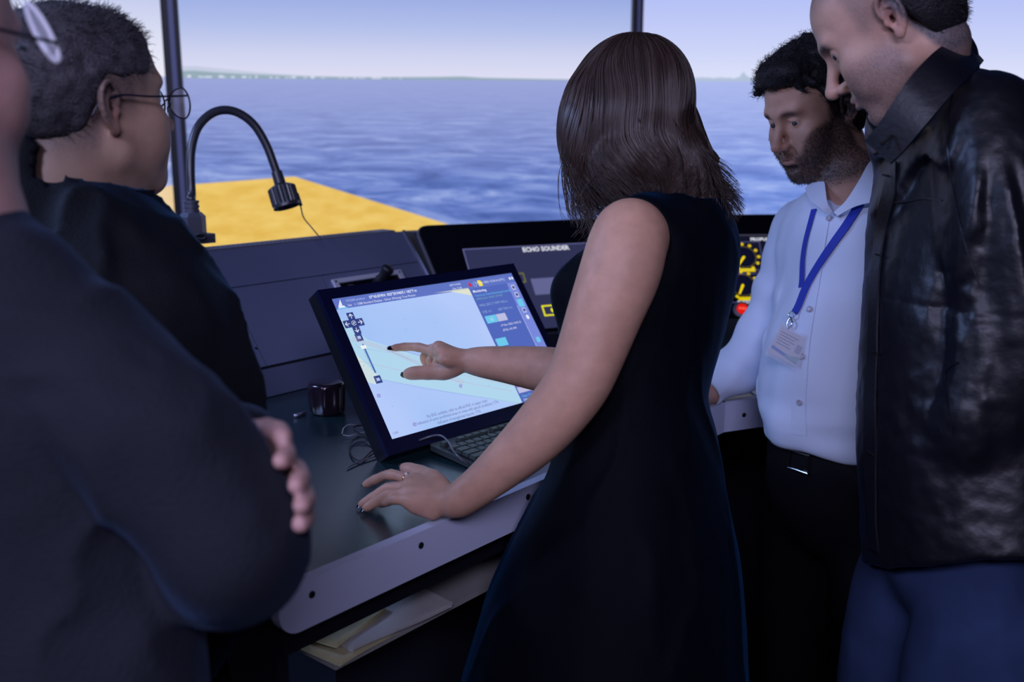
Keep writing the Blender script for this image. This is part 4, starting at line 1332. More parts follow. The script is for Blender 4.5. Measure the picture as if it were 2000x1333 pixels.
# ------------------------------------------------------------------ heads
def head(S_, H, o=None):
    o = o or {}
    g = lambda k, d: o.get(k, d)
    E = lambda c, r: ell(c, r, H)
    S_.add(E((0, -0.018, 0.045), (0.074, 0.098, 0.082)))
    S_.add(E((0, 0.03, 0.045), (0.062, 0.058, 0.058)), 0.03)
    S_.add(E((0, 0.032, -0.018), (0.060, 0.056, 0.075)), 0.03)
    jw = g('jaw', 1.0)
    for s in (-1, 1):
        S_.add(cap(H.p(0.050 * jw * s, 0.008, -0.062), H.p(0.018 * s, 0.068, -0.099), 0.018, 0.016), 0.034)
        S_.add(E((0.043 * s, 0.062, -0.022), (0.019, 0.020, 0.017)), 0.03)     # cheekbone
        S_.add(E((0.034 * s, 0.058, -0.052), (0.022, 0.028, 0.024)), 0.03)     # cheek
    S_.add(E((0, 0.074, -0.099), (0.019, 0.019, 0.016)), 0.022)                # chin
    S_.add(cap(H.p(-0.036, 0.079, 0.028), H.p(0.036, 0.079, 0.028), 0.0085), 0.02)   # brow ridge
    S_.add(cap(H.p(-0.01, 0.088, 0.026), H.p(0.01, 0.088, 0.026), 0.0085), 0.014)
    for s in (-1, 1): S_.sub(E((0.031 * s, 0.100, 0.008), (0.0185, 0.019, 0.0125)), 0.016)
    # muzzle and nose
    S_.add(E((0, 0.072, -0.066), (0.030, 0.026, 0.028)), 0.02)
    nl = g('nose', 1.0)
    S_.add(cap(H.p(0, 0.086, 0.016), H.p(0, 0.086 + 0.027 * nl, -0.027), 0.0065, 0.0095), 0.012)
    S_.add(E((0, 0.086 + 0.027 * nl, -0.031), (0.0105, 0.0115, 0.0095)), 0.008)
    for s in (-1, 1):
        S_.add(E((0.0115 * s, 0.098, -0.035), (0.0075, 0.0115, 0.0080)), 0.008)
        S_.sub(E((0.0065 * s, 0.105, -0.0425), (0.0035, 0.006, 0.004)), 0.003)
    S_.sub(cap(H.p(0, 0.104, -0.048), H.p(0, 0.101, -0.054), 0.0026), 0.005)
    # lips
    for s in (-1, 1):
        S_.add(cap(H.p(0.003 * s, 0.0975, -0.0585), H.p(0.022 * s, 0.086, -0.0635), 0.0052, 0.003), 0.006)
    S_.add(cap(H.p(-0.013, 0.0935, -0.0705), H.p(0.013, 0.0935, -0.0705), 0.0055), 0.006)
    S_.add(cap(H.p(-0.003, 0.0955, -0.0705), H.p(0.003, 0.0955, -0.0705), 0.0055), 0.006)
    S_.sub(cap(H.p(-0.022, 0.090, -0.0645), H.p(0.0, 0.102, -0.0640), 0.0011), 0.0035)
    S_.sub(cap(H.p(0.022, 0.090, -0.0645), H.p(0.0, 0.102, -0.0640), 0.0011), 0.0035)
    S_.sub(cap(H.p(-0.012, 0.094, -0.081), H.p(0.012, 0.094, -0.081), 0.004), 0.012)
    # nasolabial fold
    for s in (-1, 1): S_.sub(cap(H.p(0.017 * s, 0.096, -0.040), H.p(0.031 * s, 0.080, -0.066), 0.0012), 0.009)
    # eyelids around the eyeball, open slit
    if g('eyes', True):
        lk = g('slit', -0.0005)
        for s in (-1, 1):
            ec = H.p(0.031 * s, 0.0745, 0.008)
            S_.add(cap(ec, ec, 0.0128), 0.004)
            S_.sub(ell((0.031 * s, 0.090, 0.007 + lk), (0.0132, 0.014, g('open', 0.0046)), H), 0.0015)
            S_.add(cap(H.p(0.020 * s, 0.0862, 0.0135), H.p(0.040 * s, 0.0800, 0.0135), 0.0016), 0.004)
    # ears
    for s in g('ears', (-1, 1)):
        a = nz(H.s * s + H.f * 0.42 * (1 if g('flare', 1) else 0))     # outward normal, turned forward
        up = nz(H.u - H.f * 0.18); up = nz(up - a * up.dot(a)); fw = np.cross(up, a) * (1 if True else 1)
        if fw.dot(H.f) < 0: fw = -fw
        Ee = Fr.__new__(Fr); Ee.o = H.p(0.0755 * s, -0.012, -0.002); Ee.s, Ee.f, Ee.u = a, fw, up
        S_.add(ell((0.004, -0.002, 0.004), (0.0042, 0.0165, 0.029), Ee), 0.007)
        S_.sub(ell((0.010, 0.0035, -0.002), (0.0085, 0.0085, 0.0135), Ee), 0.003)
        S_.sub(ell((0.0105, 0.000, 0.016), (0.0065, 0.009, 0.009), Ee), 0.004)
        hel = []
        for t in np.linspace(-0.55, 1.28, 13):
            an = math.pi * t; hel.append(Ee.p(0.0075, 0.001 - 0.0165 * math.cos(an - math.pi / 2 + math.pi) * 1.0, 0.006 + 0.0285 * math.sin(an - math.pi / 2)))
        # helix rim from the tragus over the top and down the back
        rim = [Ee.p(0.007, 0.0135, 0.004), Ee.p(0.0085, 0.0155, 0.016), Ee.p(0.0095, 0.0105, 0.029), Ee.p(0.010, 0.000, 0.0335), Ee.p(0.0105, -0.0115, 0.027), Ee.p(0.010, -0.0165, 0.012), Ee.p(0.0085, -0.0150, -0.004), Ee.p(0.0065, -0.009, -0.018), Ee.p(0.0055, -0.001, -0.026)]
        limb(S_, [(q, 0.0029) for q in rim], 0.0025, 2)
        anti = [Ee.p(0.006, 0.004, 0.016), Ee.p(0.0075, -0.006, 0.014), Ee.p(0.0075, -0.0085, 0.000), Ee.p(0.006, -0.004, -0.013)]
        limb(S_, [(q, 0.0024) for q in anti], 0.003, 2)
        S_.add(ell((0.0045, 0.002, -0.0245), (0.0042, 0.0075, 0.0085), Ee), 0.004)
        S_.add(ell((0.0045, 0.0125, -0.004), (0.0042, 0.0042, 0.006), Ee), 0.003)


def eyeballs(H, parent, look=(0, 1, -0.1), sides=(-1, 1)):
    M_eye = mat('eye_white', (0.42, 0.42, 0.45), 0.12, spec=0.6, coat=0.6)
    M_iris = mat('iris', (0.06, 0.045, 0.04), 0.1, spec=0.6, coat=0.8)
    for s in sides:
        c = H.p(0.031 * s, 0.0745, 0.008)
        g = nz(H.s * look[0] + H.f * look[1] + H.u * look[2])
        bm = B(); bmesh.ops.create_uvsphere(bm, u_segments=24, v_segments=18, radius=0.0122)
        rot = Vector((0, 0, 1)).rotation_difference(Vector(g)).to_matrix().to_4x4()
        bmesh.ops.transform(bm, matrix=Matrix.Translation(Vector(c)) @ rot, verts=bm.verts)
        for f in bm.faces:
            a = (np.array(f.calc_center_median()) - c).dot(g) / 0.0122
            f.material_index = 1 if a > 0.86 else 0
            f.smooth = True
        me = bpy.data.meshes.new('eye'); bm.to_mesh(me); bm.free()
        link_mesh('eye', me, [M_eye, M_iris], parent)


def skin_mat(name, rough=0.5):
    return mat(name, (0.4, 0.25, 0.2), rough, spec=0.4, sss=0.12, vcol='Col', vary=(60, 0.07), bump=(420, 0.12))


def finger(S_, pts, r0, r1, k=0.004):
    n = len(pts)
    for i in range(1, n - 1): S_.add(cap(pts[i], pts[i], (r0 + (r1 - r0) * i / (n - 1)) * 1.09), 0.004)
    limb(S_, [(p, r0 + (r1 - r0) * i / (n - 1)) for i, p in enumerate(pts)], k, 4)


def nail(tip, prev, up, w, l, m, parent, r=0.0058):
    d = nz(np.array(tip) - np.array(prev)); up = nz(np.array(up) - d * np.dot(up, d)); sd = np.cross(d, up)
    bm = B(); V = []
    nx, ny = 4, 5
    for j in range(ny + 1):
        y = j / ny
        ww = w * (1 if y < 0.7 else math.sqrt(max(0.06, 1 - ((y - 0.7) / 0.32) ** 2)))
        row = []
        for i in range(nx + 1):
            x = (i / nx - 0.5) * 2
            row.append(bm.verts.new(list(np.array(tip) + d * (l * (y - 0.45)) + sd * x * ww + up * (r * 0.86 - 0.0024 * x * x - 0.0020 * y * y))))
        V.append(row)
    for j in range(ny):
        for i in range(nx): bm.faces.new((V[j][i], V[j][i + 1], V[j + 1][i + 1], V[j + 1][i]))
    bmesh.ops.solidify(bm, geom=bm.faces[:], thickness=0.0006)
    return obj('fingernail', bm, m, parent, smooth=True)
# ------------------------------------------------------------------ people
RNG = np.random.default_rng(7)
UZ = np.array((0, 0, 1.0))


def grad(S_, p, e=0.002):
    d0 = S_.ev(p.astype(F32))
    g = np.stack([S_.ev((p + np.array(v) * e).astype(F32)) - d0 for v in ((1, 0, 0), (0, 1, 0), (0, 0, 1))], -1)
    return g / (np.linalg.norm(g, axis=-1, keepdims=True) + 1e-9), d0


def grow(S_, roots, K, step, dirfn, lift, free=0.8):
    """hair lines running over the surface of S_"""
    p = roots.copy(); out = [p.copy()]
    for k in range(K - 1):
        g, d = grad(S_, p)
        v = dirfn(p, k)
        v = v - g * (v * g).sum(-1, keepdims=True) * (k < K * free)
        v /= np.linalg.norm(v, axis=-1, keepdims=True) + 1e-9
        p = p + v * step
        g, d = grad(S_, p)
        p = p - g * ((d - lift) if k < K * free else np.minimum(d - lift, 0))[:, None] * 0.8
        out.append(p.copy())
    return np.stack(out, 1)


def tuft(p, n, ln, comb, K=3, curl=0.0, rng=RNG, cr=0.002):
    """short hair: p roots, n normals"""
    N = len(p); d = n * 0.6 + comb + rng.normal(0, 0.25, (N, 3)); d /= np.linalg.norm(d, axis=1, keepdims=True)
    L_ = ln * rng.uniform(0.6, 1.2, (N, 1))
    out = []
    ax1 = np.cross(d, rng.normal(0, 1, (N, 3))); ax1 /= np.linalg.norm(ax1, axis=1, keepdims=True); ax2 = np.cross(d, ax1)
    ph = rng.uniform(0, 6.28, (N, 1))
    for k in range(K):
        t = k / (K - 1)
        q = p + d * L_ * t
        if curl: q = q + (ax1 * (np.cos(ph + curl * t) - np.cos(ph)) + ax2 * (np.sin(ph + curl * t) - np.sin(ph))) * cr
        out.append(q)
    return np.stack(out, 1)


def box_of(pts, m):
    a = np.array(pts); return a.min(0) - m, a.max(0) + m


M_skin_w = skin_mat('skin_woman', 0.48); M_skin_m = skin_mat('skin_man', 0.5)
M_hair = mat('hair_dark_brown', (0.026, 0.017, 0.014), 0.62, spec=0.2, bump=(160, 0.3))
M_hairs = mat('hair_strand', (0.050, 0.030, 0.024), 0.38, spec=0.45)
M_hairb = mat('hair_black', (0.010, 0.009, 0.011), 0.55, spec=0.3, bump=(260, 0.5))
M_nail = mat('nail_polish', (0.012, 0.006, 0.012), 0.15, spec=0.7, coat=0.8)

# =========================================================== woman in the sleeveless dress
wo = empty('person', (0.2, 1.5, 0), 'woman in dark sleeveless dress pointing at the tilted touchscreen, seen from behind', 'person')
SKW = np.array((0.56, 0.315, 0.215))
Hw = Fr(W(1226, 238, 1.62), (-0.76, 0.58, -0.30), (-0.22, 0.17, 1.0))
LSh, RSh = W(1230, 458, 1.475), np.array((0.335, 1.73, 1.305))
neck = np.array((0.270, 1.605, 1.375))
sideW = nz(RSh - LSh); frontW = nz(np.cross(UZ, sideW)) ; frontW = nz(np.array((frontW[0], frontW[1], 0)))
if frontW[0] > 0: frontW = -frontW
Sb = Sdf()
head(Sb, Hw, {'ears': ()})
Sb.add(ecap(Hw.p(0, -0.030, -0.055), neck, (0.050, 0.052), (0.056, 0.058), Hw.s), 0.03)
# yoke and upper back
loft(Sb, [(LSh + sideW * 0.01, 0.046, 0.046), (neck * 0.5 + LSh * 0.5 - UZ * 0.035, 0.040, 0.040), (neck - UZ * 0.055, 0.050, 0.056), (neck * 0.5 + RSh * 0.5 - UZ * 0.035, 0.040, 0.040), (RSh, 0.042, 0.042)], UZ, 0.02)
Sb.add(cap(neck - UZ * 0.0, LSh * 0.5 + neck * 0.5 + UZ * 0.005, 0.034, 0.026), 0.03)
chest = np.array((0.232, 1.60, 1.22))
Sb.add(ecap(neck - UZ * 0.06, chest, (0.09, 0.05), (0.115, 0.075), sideW), 0.03)
# left arm
armL = [(LSh, 0.053), (W(1212, 530, 1.465), 0.055), (W(1182, 610, 1.46), 0.0505), (W(1155, 685, 1.455), 0.046), (W(1127, 752, 1.45), 0.0425), (W(1082, 812, 1.455), 0.0405),
        (W(1036, 862, 1.46), 0.0365), (W(985, 908, 1.465), 0.0305), (W(935, 950, 1.472), 0.0245), (W(896, 978, 1.478), 0.0215)]
limb(Sb, armL, 0.012, 4)
Sb.add(ell((LSh + chest) / 2 * 1.0 + np.array((0.0, 0, 0.02)), (0.05, 0.05, 0.06)), 0.03)
wrL = W(884, 984, 1.48)
# left hand on the desk
kI, kM, kR, kP = W(809, 941, 1.535), W(800, 951, 1.522), W(797, 965, 1.508), W(799, 979, 1.495)
Sb.add(cap(armL[-1][0], wrL, 0.021, 0.0205), 0.012)
for kk, r in ((kI, 0.0125), (kM, 0.0125), (kR, 0.0120), (kP, 0.0110)):
    m_ = wrL * 0.45 + kk * 0.55 + np.array((0, 0, 0.003))
    limb(Sb, [(wrL, 0.0145), (m_, 0.0108), (kk, r * 0.84)], 0.008, 3)
Sb.add(cap(W(845, 1000, 1.487), W(812, 992, 1.492), 0.013, 0.010), 0.014)
fI = [kI, W(764, 928, 1.560), W(734, 937, 1.585), W(714, 947, 1.600)]
fM = [kM, W(757, 955, 1.538), W(727, 973, 1.548), W(706, 986, 1.552)]
fR = [kR, W(760, 966, 1.516), W(733, 981, 1.530), W(714, 993, 1.534)]
fP = [kP, W(772, 976, 1.503), W(756, 981, 1.520), W(743, 986, 1.543)]
for f, a, b in ((fI, 0.0084, 0.0060), (fM, 0.0084, 0.0060), (fR, 0.0078, 0.0058), (fP, 0.0072, 0.0052)): finger(Sb, f, a, b)
fT = [W(868, 958, 1.50), W(845, 938, 1.535), W(822, 927, 1.57), W(789, 914, 1.60)]
finger(Sb, fT, 0.0125, 0.0072, 0.012)
for kk in (kI, kM, kR, kP): Sb.add(cap(kk, kk, 0.0112), 0.006)
# tendon ridges
for kk in (kI, kM, kR): Sb.add(cap(kk + UZ * 0.005, wrL * 0.5 + kk * 0.5 + UZ * 0.011, 0.006, 0.004), 0.010)
# right arm, pointing at the screen
wrR = W(911, 705, 1.815); elR = np.array((0.150, 1.700, 1.075))
limb(Sb, [(RSh, 0.048), (RSh * 0.5 + elR * 0.5, 0.044), (elR, 0.039), (W(1100, 728, 1.765), 0.0385), (W(1040, 719, 1.785), 0.0345), (W(975, 711, 1.80), 0.0275), (W(925, 706, 1.812), 0.0215)], 0.012, 4)
qI, qM, qR, qP = W(850, 688, 1.842), W(856, 679, 1.824), W(862, 688, 1.804), W(866, 703, 1.794)
Sb.add(cap(W(925, 706, 1.812), wrR, 0.0210, 0.0200), 0.010)
for kk, r in ((qI, 0.0125), (qM, 0.0125), (qR, 0.0115), (qP, 0.0110)):
    limb(Sb, [(wrR, 0.0145), (wrR * 0.45 + kk * 0.55, 0.0110), (kk, r * 0.84)], 0.008, 3)
for kk in (qI, qM, qR): Sb.add(cap(kk, kk, 0.0112), 0.006)
Sb.add(cap(W(885, 716, 1.825), W(862, 722, 1.835), 0.014, 0.013), 0.014)
tI = WP(767, 680.5, OB + nMo * 0.0062, nMo)
gI = [qI, W(818, 679, 1.862), W(790, 678, 1.872), tI]
gM = [qM, W(842, 682, 1.866), W(829, 697, 1.886), W(832, 711, 1.884)]
gR = [qR, W(850, 690, 1.846), W(840, 706, 1.864), W(848, 720, 1.862)]
gP = [qP, W(857, 702, 1.832), W(848, 720, 1.846), W(851, 736, 1.850)]
for f, a, b in ((gI, 0.0084, 0.0058), (gM, 0.0082, 0.0064), (gR, 0.0078, 0.0060), (gP, 0.0072, 0.0056)): finger(Sb, f, a, b)
gT = [W(893, 718, 1.815), W(868, 727, 1.83), W(836, 728, 1.838), W(812, 729, 1.842), W(795, 731, 1.845)]
finger(Sb, gT, 0.0130, 0.0074, 0.008)


def skincol(base, H, stubble=None, hairmask=None, hair=(0.03, 0.025, 0.025)):
    def f(V):
        c = np.tile(np.array(base, F32), (len(V), 1))
        n = fbm(V, 35, 3)[:, None]
        c = c * (1 + 0.08 * n) * np.array((1.0, 1 - 0.0, 1.0))
        s, fo, u = H.loc(V)
        # redder nose, cheeks, ears and lips
        red = np.exp(-((s / 0.016) ** 2 + ((fo - 0.11) / 0.02) ** 2 + ((u + 0.03) / 0.016) ** 2)) * 0.5
        red += np.exp(-(((np.abs(s) - 0.078) / 0.012) ** 2 + ((fo + 0.01) / 0.025) ** 2 + (u / 0.035) ** 2)) * 0.8
        lip = np.exp(-((s / 0.021) ** 4 + ((fo - 0.098) / 0.014) ** 4 + ((u + 0.0645) / 0.0105) ** 4))
        c = c * (1 - red[:, None] * np.array((0.05, 0.28, 0.25)))
        c = c * (1 - lip[:, None]) + lip[:, None] * np.array(base) * np.array((0.80, 0.66, 0.70))
        brow = np.exp(-(((np.abs(s) - 0.031) / 0.018) ** 4 + ((fo - 0.088) / 0.02) ** 4 + ((u - 0.0275 + (np.abs(s) - 0.03) ** 2 * 6) / 0.0058) ** 2))
        c = c * (1 - 0.9 * brow[:, None]) + 0.9 * brow[:, None] * np.array(hair)
        if stubble:
            b = stubble(s, fo, u)[:, None] * (0.85 + 0.3 * vnoise(V, 900, 5)[:, None])
            b = np.clip(b, 0, 1)
            c = c * (1 - b) + b * np.array(hair)
        if hairmask:
            b = np.clip(hairmask(s, fo, u)[:, None] * (0.9 + 0.25 * vnoise(V, 1100, 6)[:, None]), 0, 1)
            c = c * (1 - b) + b * np.array(hair)
        return np.clip(c, 0, 1)
    return f


pts = [Hw.p(0, 0, .13), Hw.p(0, .13, 0), LSh, RSh, wrL, fI[-1], fR[-1], tI, chest, elR, Hw.p(0, -.12, .05)]
lo, hi = box_of(pts, 0.07)
mesh_obj('body', surf(Sb, lo, hi, 0.0024), M_skin_w, wo, col=skincol(SKW, Hw))
for f, u_ in ((fI, UZ), (fM, UZ), (fR, UZ), (fP, UZ)): nail(f[-1] + nz(f[-1] - f[-2]) * 0.0025, f[-2], UZ * 1.0 + np.array((0, -0.4, 0)), 0.0052, 0.0115, M_nail, wo, 0.0054)
nail(fT[-1] + nz(fT[-1] - fT[-2]) * 0.004, fT[-2], UZ + np.array((0, -.3, 0)), 0.006, 0.0135, M_nail, wo, 0.0066)
nail(gI[-1] + nz(gI[-1] - gI[-2]) * 0.003, gI[-2], UZ * 0.7 - np.array((0, 0.5, 0)), 0.0056, 0.0145, M_nail, wo, 0.0052)
nail(gT[-1] + nz(gT[-1] - gT[-2]) * 0.004, gT[-2], -UZ * 0.15 - np.array((0, 1, 0)), 0.0062, 0.015, M_nail, wo, 0.0066)
eyeballs(Hw, wo)
# rings
M_gold = mat('gold', (0.8, 0.55, 0.3), 0.2, 1.0)
for a, b, t, r in ((fI[0], fI[1], 0.33, 0.0098), (fM[0], fM[1], 0.22, 0.0096)):
    c = a + (b - a) * t; ax = nz(b - a); u_ = nz(np.cross(ax, UZ)); w_ = np.cross(ax, u_)
    bm = B(); add_tube(bm, [c + r * (math.cos(q) * u_ + math.sin(q) * w_) for q in np.linspace(0, 2 * math.pi, 21)], 0.0011, 6, caps=False)
    rg = obj('ring', bm, M_gold, wo, smooth=True, label='thin gold finger ring')
c = fI[0] + (fI[1] - fI[0]) * 0.33 + UZ * 0.010 - np.array((0, 0.004, 0)); bm = B(); bmesh.ops.create_icosphere(bm, subdivisions=2, radius=0.0028); bmesh.ops.translate(bm, vec=Vector(c), verts=bm.verts)
obj('ring_stone', bm, mat('pearl', (0.75, 0.7, 0.7), 0.2, spec=0.7), rg, smooth=True)
nj = frontW
# dress
Sd = Sdf()
loft(Sd, [(neck - UZ * 0.005, 0.062, 0.064), (neck - UZ * 0.07, 0.135, 0.085), (np.array((0.230, 1.605, 1.235)), 0.150, 0.116), (np.array((0.206, 1.585, 1.15)), 0.134, 0.116), (W(1240, 790, 1.60), 0.126, 0.100),
          (W(1243, 880, 1.60), 0.146, 0.118), (W(1240, 965, 1.60), 0.162, 0.130), (W(1222, 1110, 1.59), 0.195, 0.172), (W(1195, 1250, 1.58), 0.215, 0.20), (W(1180, 1380, 1.57), 0.23, 0.215), (W(1175, 1480, 1.57), 0.235, 0.22)], sideW, 0.02, 4)
for s in (-1, 1):
    Sd.add(ell(np.array((0.236, 1.605, 1.232)) + frontW * 0.098 + sideW * 0.068 * s, (0.055, 0.055, 0.052)), 0.045)
# shoulder straps (near and far)
Sd.add(cap(neck + UZ * 0.002 + sideW * 0.02, RSh + UZ * 0.012 - sideW * 0.02, 0.050, 0.052), 0.03)
Sd.add(cap(neck - UZ * 0.010, LSh * 0.75 + neck * 0.25 + UZ * 0.002, 0.052, 0.054), 0.03)
Sd.add(ell((LSh + chest) / 2 + np.array((0.02, 0.0, 0.02)), (0.07, 0.07, 0.08)), 0.03)
Sd.add(cap(RSh - sideW * 0.015, RSh - UZ * 0.14 - sideW * 0.03, 0.053, 0.05), 0.03)
# armhole of the left arm, neckline
d_arm = nz(armL[2][0] - LSh)
Sd.sub(cap(W(1214, 474, 1.462), armL[2][0] - sideW * 0.03, 0.066, 0.060), 0.004)
Sd.sub(cap(W(1190, 470, 1.45), LSh - sideW * 0.2, 0.062, 0.08), 0.004)
Sd.sub(cap(RSh + sideW * 0.045, RSh + sideW * 0.045 - UZ * 0.1, 0.042, 0.05), 0.01)
Sd.sub(ecap(neck + UZ * 0.012, neck + UZ * 0.12, (0.050, 0.050), (0.11, 0.11), sideW), 0.004)
Sd.sub(plane((0, 0, 0.40), (0, 0, 1)), 0.0)


def cloth(amp, sc, seed, stretch=(1, 1, 0.45), fine=0.0):
    st = np.array(stretch, F32)
    def fn(p, d):
        n = fbm(p * st, sc, seed, 3)
        r = (1 - np.abs(n) * 1.6)
        dd = d + amp * 0.5 - amp * r * r * 0.7 + amp * 0.4 * n
        if fine: dd = dd + fine * fbm(p * st, sc * 4, seed + 9, 2)
        return dd
    return fn
Sd.mod(cloth(0.006, 9, 4, (1, 1, 0.35)))
M_dress = mat('dress_fabric', (0.0016, 0.0022, 0.0045), 0.65, spec=0.07, sheen=0.09, stint=(0.05, 0.35, 0.9), bump=(500, 0.25), vary=(5, 0.15))
lo, hi = np.array((-0.26, 1.02, 0.38)), np.array((0.66, 1.98, 1.46))
mesh_obj('dress', surf(Sd, lo, hi, 0.0052), M_dress, wo, one=True)
# side panel of the dress below the waist, monitor light put into its blue
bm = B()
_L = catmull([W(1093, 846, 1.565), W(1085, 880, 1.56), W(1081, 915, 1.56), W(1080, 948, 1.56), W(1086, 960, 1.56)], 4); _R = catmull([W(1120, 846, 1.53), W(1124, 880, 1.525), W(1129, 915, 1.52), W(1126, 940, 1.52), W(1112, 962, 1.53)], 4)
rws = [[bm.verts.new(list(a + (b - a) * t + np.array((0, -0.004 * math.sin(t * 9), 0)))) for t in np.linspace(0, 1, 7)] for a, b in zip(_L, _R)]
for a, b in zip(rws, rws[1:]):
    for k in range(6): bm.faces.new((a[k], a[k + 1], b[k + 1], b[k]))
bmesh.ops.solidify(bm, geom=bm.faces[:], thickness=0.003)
obj('dress_side_panel', bm, mat('dress_panel_lit', (0.02, 0.07, 0.13), 0.35, spec=0.6, sheen=0.2, stint=(0.2, 0.5, 0.9)), wo, smooth=True, label='side panel of the dress with blue monitor light painted in')
# legs and shoes
Sl = Sdf()
hipc = np.array((0.19, 1.50, 0.55))
for s in (-1, 1):
    limb(Sl, [(hipc + sideW * 0.08 * s, 0.075), (hipc + sideW * 0.075 * s - UZ * 0.14, 0.052), (hipc + sideW * 0.08 * s - UZ * 0.25, 0.050), (hipc + sideW * 0.085 * s - UZ * 0.46, 0.030)], 0.01)
mesh_obj('legs', surf(Sl, (-0.05, 1.2, 0.05), (0.45, 1.8, 0.66), 0.008), M_skin_w, wo, col=lambda V: np.tile(SKW.astype(F32), (len(V), 1)))
M_shoe = mat('shoe_leather', (0.01, 0.01, 0.012), 0.3)


def shoe(base, fwd, parent, L_=0.27):
    base = np.array(base, float); fwd = nz(fwd); sd = np.cross(UZ, fwd)
    Ss = Sdf(); b = base + UZ * 0.032
    loft(Ss, [(b - fwd * 0.07 + UZ * 0.02, 0.034, 0.036), (b + UZ * 0.02, 0.036, 0.04), (b + fwd * 0.09, 0.044, 0.030), (b + fwd * (L_ - 0.11), 0.038, 0.024)], sd, 0.02)
    Ss.isect(plane(base + UZ * 0.001, -UZ), 0.002)
    p = [base - fwd * 0.12, base + fwd * 0.22]
    lo, hi = box_of(p, 0.09)
    mesh_obj('shoe', surf(Ss, lo, hi, 0.007), M_shoe, parent)
for s in (-1, 1): shoe(np.array((hipc[0], hipc[1], 0)) + sideW * 0.085 * s, frontW, wo, 0.24)

# woman's hair: wavy, to the shoulders
Sh = Sdf()
Sh.add(ell((0, -0.016, 0.044), (0.0775, 0.100, 0.090), Hw))
hp = [(Hw.p(0, -0.036, 0.04), 0.077, 0.072), (W(1240, 250, 1.60), 0.079, 0.074), (W(1266, 300, 1.585), 0.066, 0.058), (W(1308, 338, 1.575), 0.048, 0.042), (W(1345, 372, 1.585), 0.026, 0.026)]
loft(Sh, hp, Hw.s, 0.03)
limb(Sh, [(W(1160, 185, 1.60), 0.034), (W(1150, 240, 1.60), 0.032), (W(1150, 285, 1.60), 0.030), (W(1160, 315, 1.60), 0.022), (W(1152, 345, 1.60), 0.012)], 0.03)
limb(Sh, [(W(1308, 220, 1.66), 0.032), (W(1326, 290, 1.64), 0.030), (W(1350, 335, 1.63), 0.024), (W(1372, 372, 1.62), 0.013)], 0.03)
limb(Sh, [(W(1225, 300, 1.56), 0.03), (W(1212, 325, 1.555), 0.026), (W(1230, 335, 1.55), 0.018)], 0.03)
Sh.sub(ell((0, 0.088, -0.02), (0.052, 0.055, 0.085), Hw), 0.02)
Sh_clean = Sdf(); Sh_clean.ops = list(Sh.ops)


def wave(p, d):
    s, f, u = Hw.loc(p)
    a = np.arctan2(s, f + 0.02)
    w = np.sin(a * 26 + 3 * vnoise(p, 22, 2) + u * 40) * 0.0022 + np.sin(a * 61 + u * 90 + 4 * vnoise(p, 30, 3)) * 0.0009
    low = ss(-u, -0.02, 0.12)
    return d + w * (0.35 + low) + low * 0.008 * vnoise(p, 34, 8)
Sh.mod(wave)
lo, hi = box_of([W(1105, 60, 1.62), W(1400, 400, 1.62)], 0.02); lo[1] -= 0.12; hi[1] += 0.14
hairVQ = surf(Sh, lo, hi, 0.0035)
hw = mesh_obj('hair', hairVQ, M_hair, wo, one=True, label='shoulder-length wavy dark brown hair')
rp_, rn_ = sample_surface(hairVQ, 2600, RNG, lambda c: (Hw.loc(c.astype(F32))[2] > -0.05) * 1.0 + 0.15)
def wdir(p, k):
    s, f, u = Hw.loc(p.astype(F32))
    low = ss(-u, 0.0, 0.12)[:, None]
    v = np.array((0.10, -0.02, -1.0)) + np.stack([vnoise(p.astype(F32), 16, 21), vnoise(p.astype(F32), 16, 22), 0.35 * vnoise(p.astype(F32), 20, 25)], -1) * (0.35 + 1.3 * low)
    out = (p - Hw.p(0, -0.03, 0.04)); out[:, 2] = 0
    top = ss(u, 0.03, 0.12)[:, None]
    return v * (1 - top * 0.7) + top * out / (np.linalg.norm(out, axis=1, keepdims=True) + 1e-6) * 0.9
ln = grow(Sh_clean, rp_, 22, 0.0085, wdir, 0.0016)
strands('hair_strands', ln, 0.00075, M_hairs, hw)
rp_, rn_ = sample_surface(hairVQ, 4600, RNG, lambda c: (Hw.loc(c.astype(F32))[2] < -0.03) * 1.0)
ln = grow(Sh_clean, rp_, 16, 0.0070, wdir, 0.0022, 0.35)
_t = np.linspace(0, 1, 16)[None, :, None]; _ph = RNG.uniform(0, 6.28, (len(ln), 1, 1)); _cx = nz(Hw.s)[None, None]
ln = ln + _cx * np.sin(_ph + _t * 7) * 0.006 * _t + np.array((0, 0, 1.0)) * np.sin(_ph * 1.7 + _t * 6) * 0.004 * _t
strands('hair_ends', ln, 0.0006, M_hairs, hw)
# loose locks that hang free at the sides
loose = []
def lock(path, n, spread, seed):
    rg_ = np.random.default_rng(seed)
    C = np.array(catmull(path, 6))
    for i in range(n):
        o = rg_.normal(0, spread, 3); ph = rg_.uniform(0, 6.28); t = np.linspace(0, 1, len(C))[:, None]
        am = rg_.uniform(0.3, 1.2) * spread
        loose.append(C + o * (0.4 + 0.9 * t) + np.concatenate([np.cos(ph + t * rg_.uniform(5, 9)), np.sin(ph + t * 7), 0.4 * np.cos(t * 6 + ph)], 1) * am * t)
lock([W(1128, 200, 1.60), W(1114, 250, 1.60), W(1116, 300, 1.60), W(1107, 335, 1.60), W(1110, 372, 1.60), W(1118, 408, 1.59), W(1128, 432, 1.585)], 26, 0.006, 1)
lock([W(1150, 250, 1.59), W(1136, 300, 1.585), W(1120, 335, 1.585), W(1128, 370, 1.58), W(1150, 400, 1.575), W(1158, 425, 1.57), W(1165, 446, 1.565)], 34, 0.007, 2)
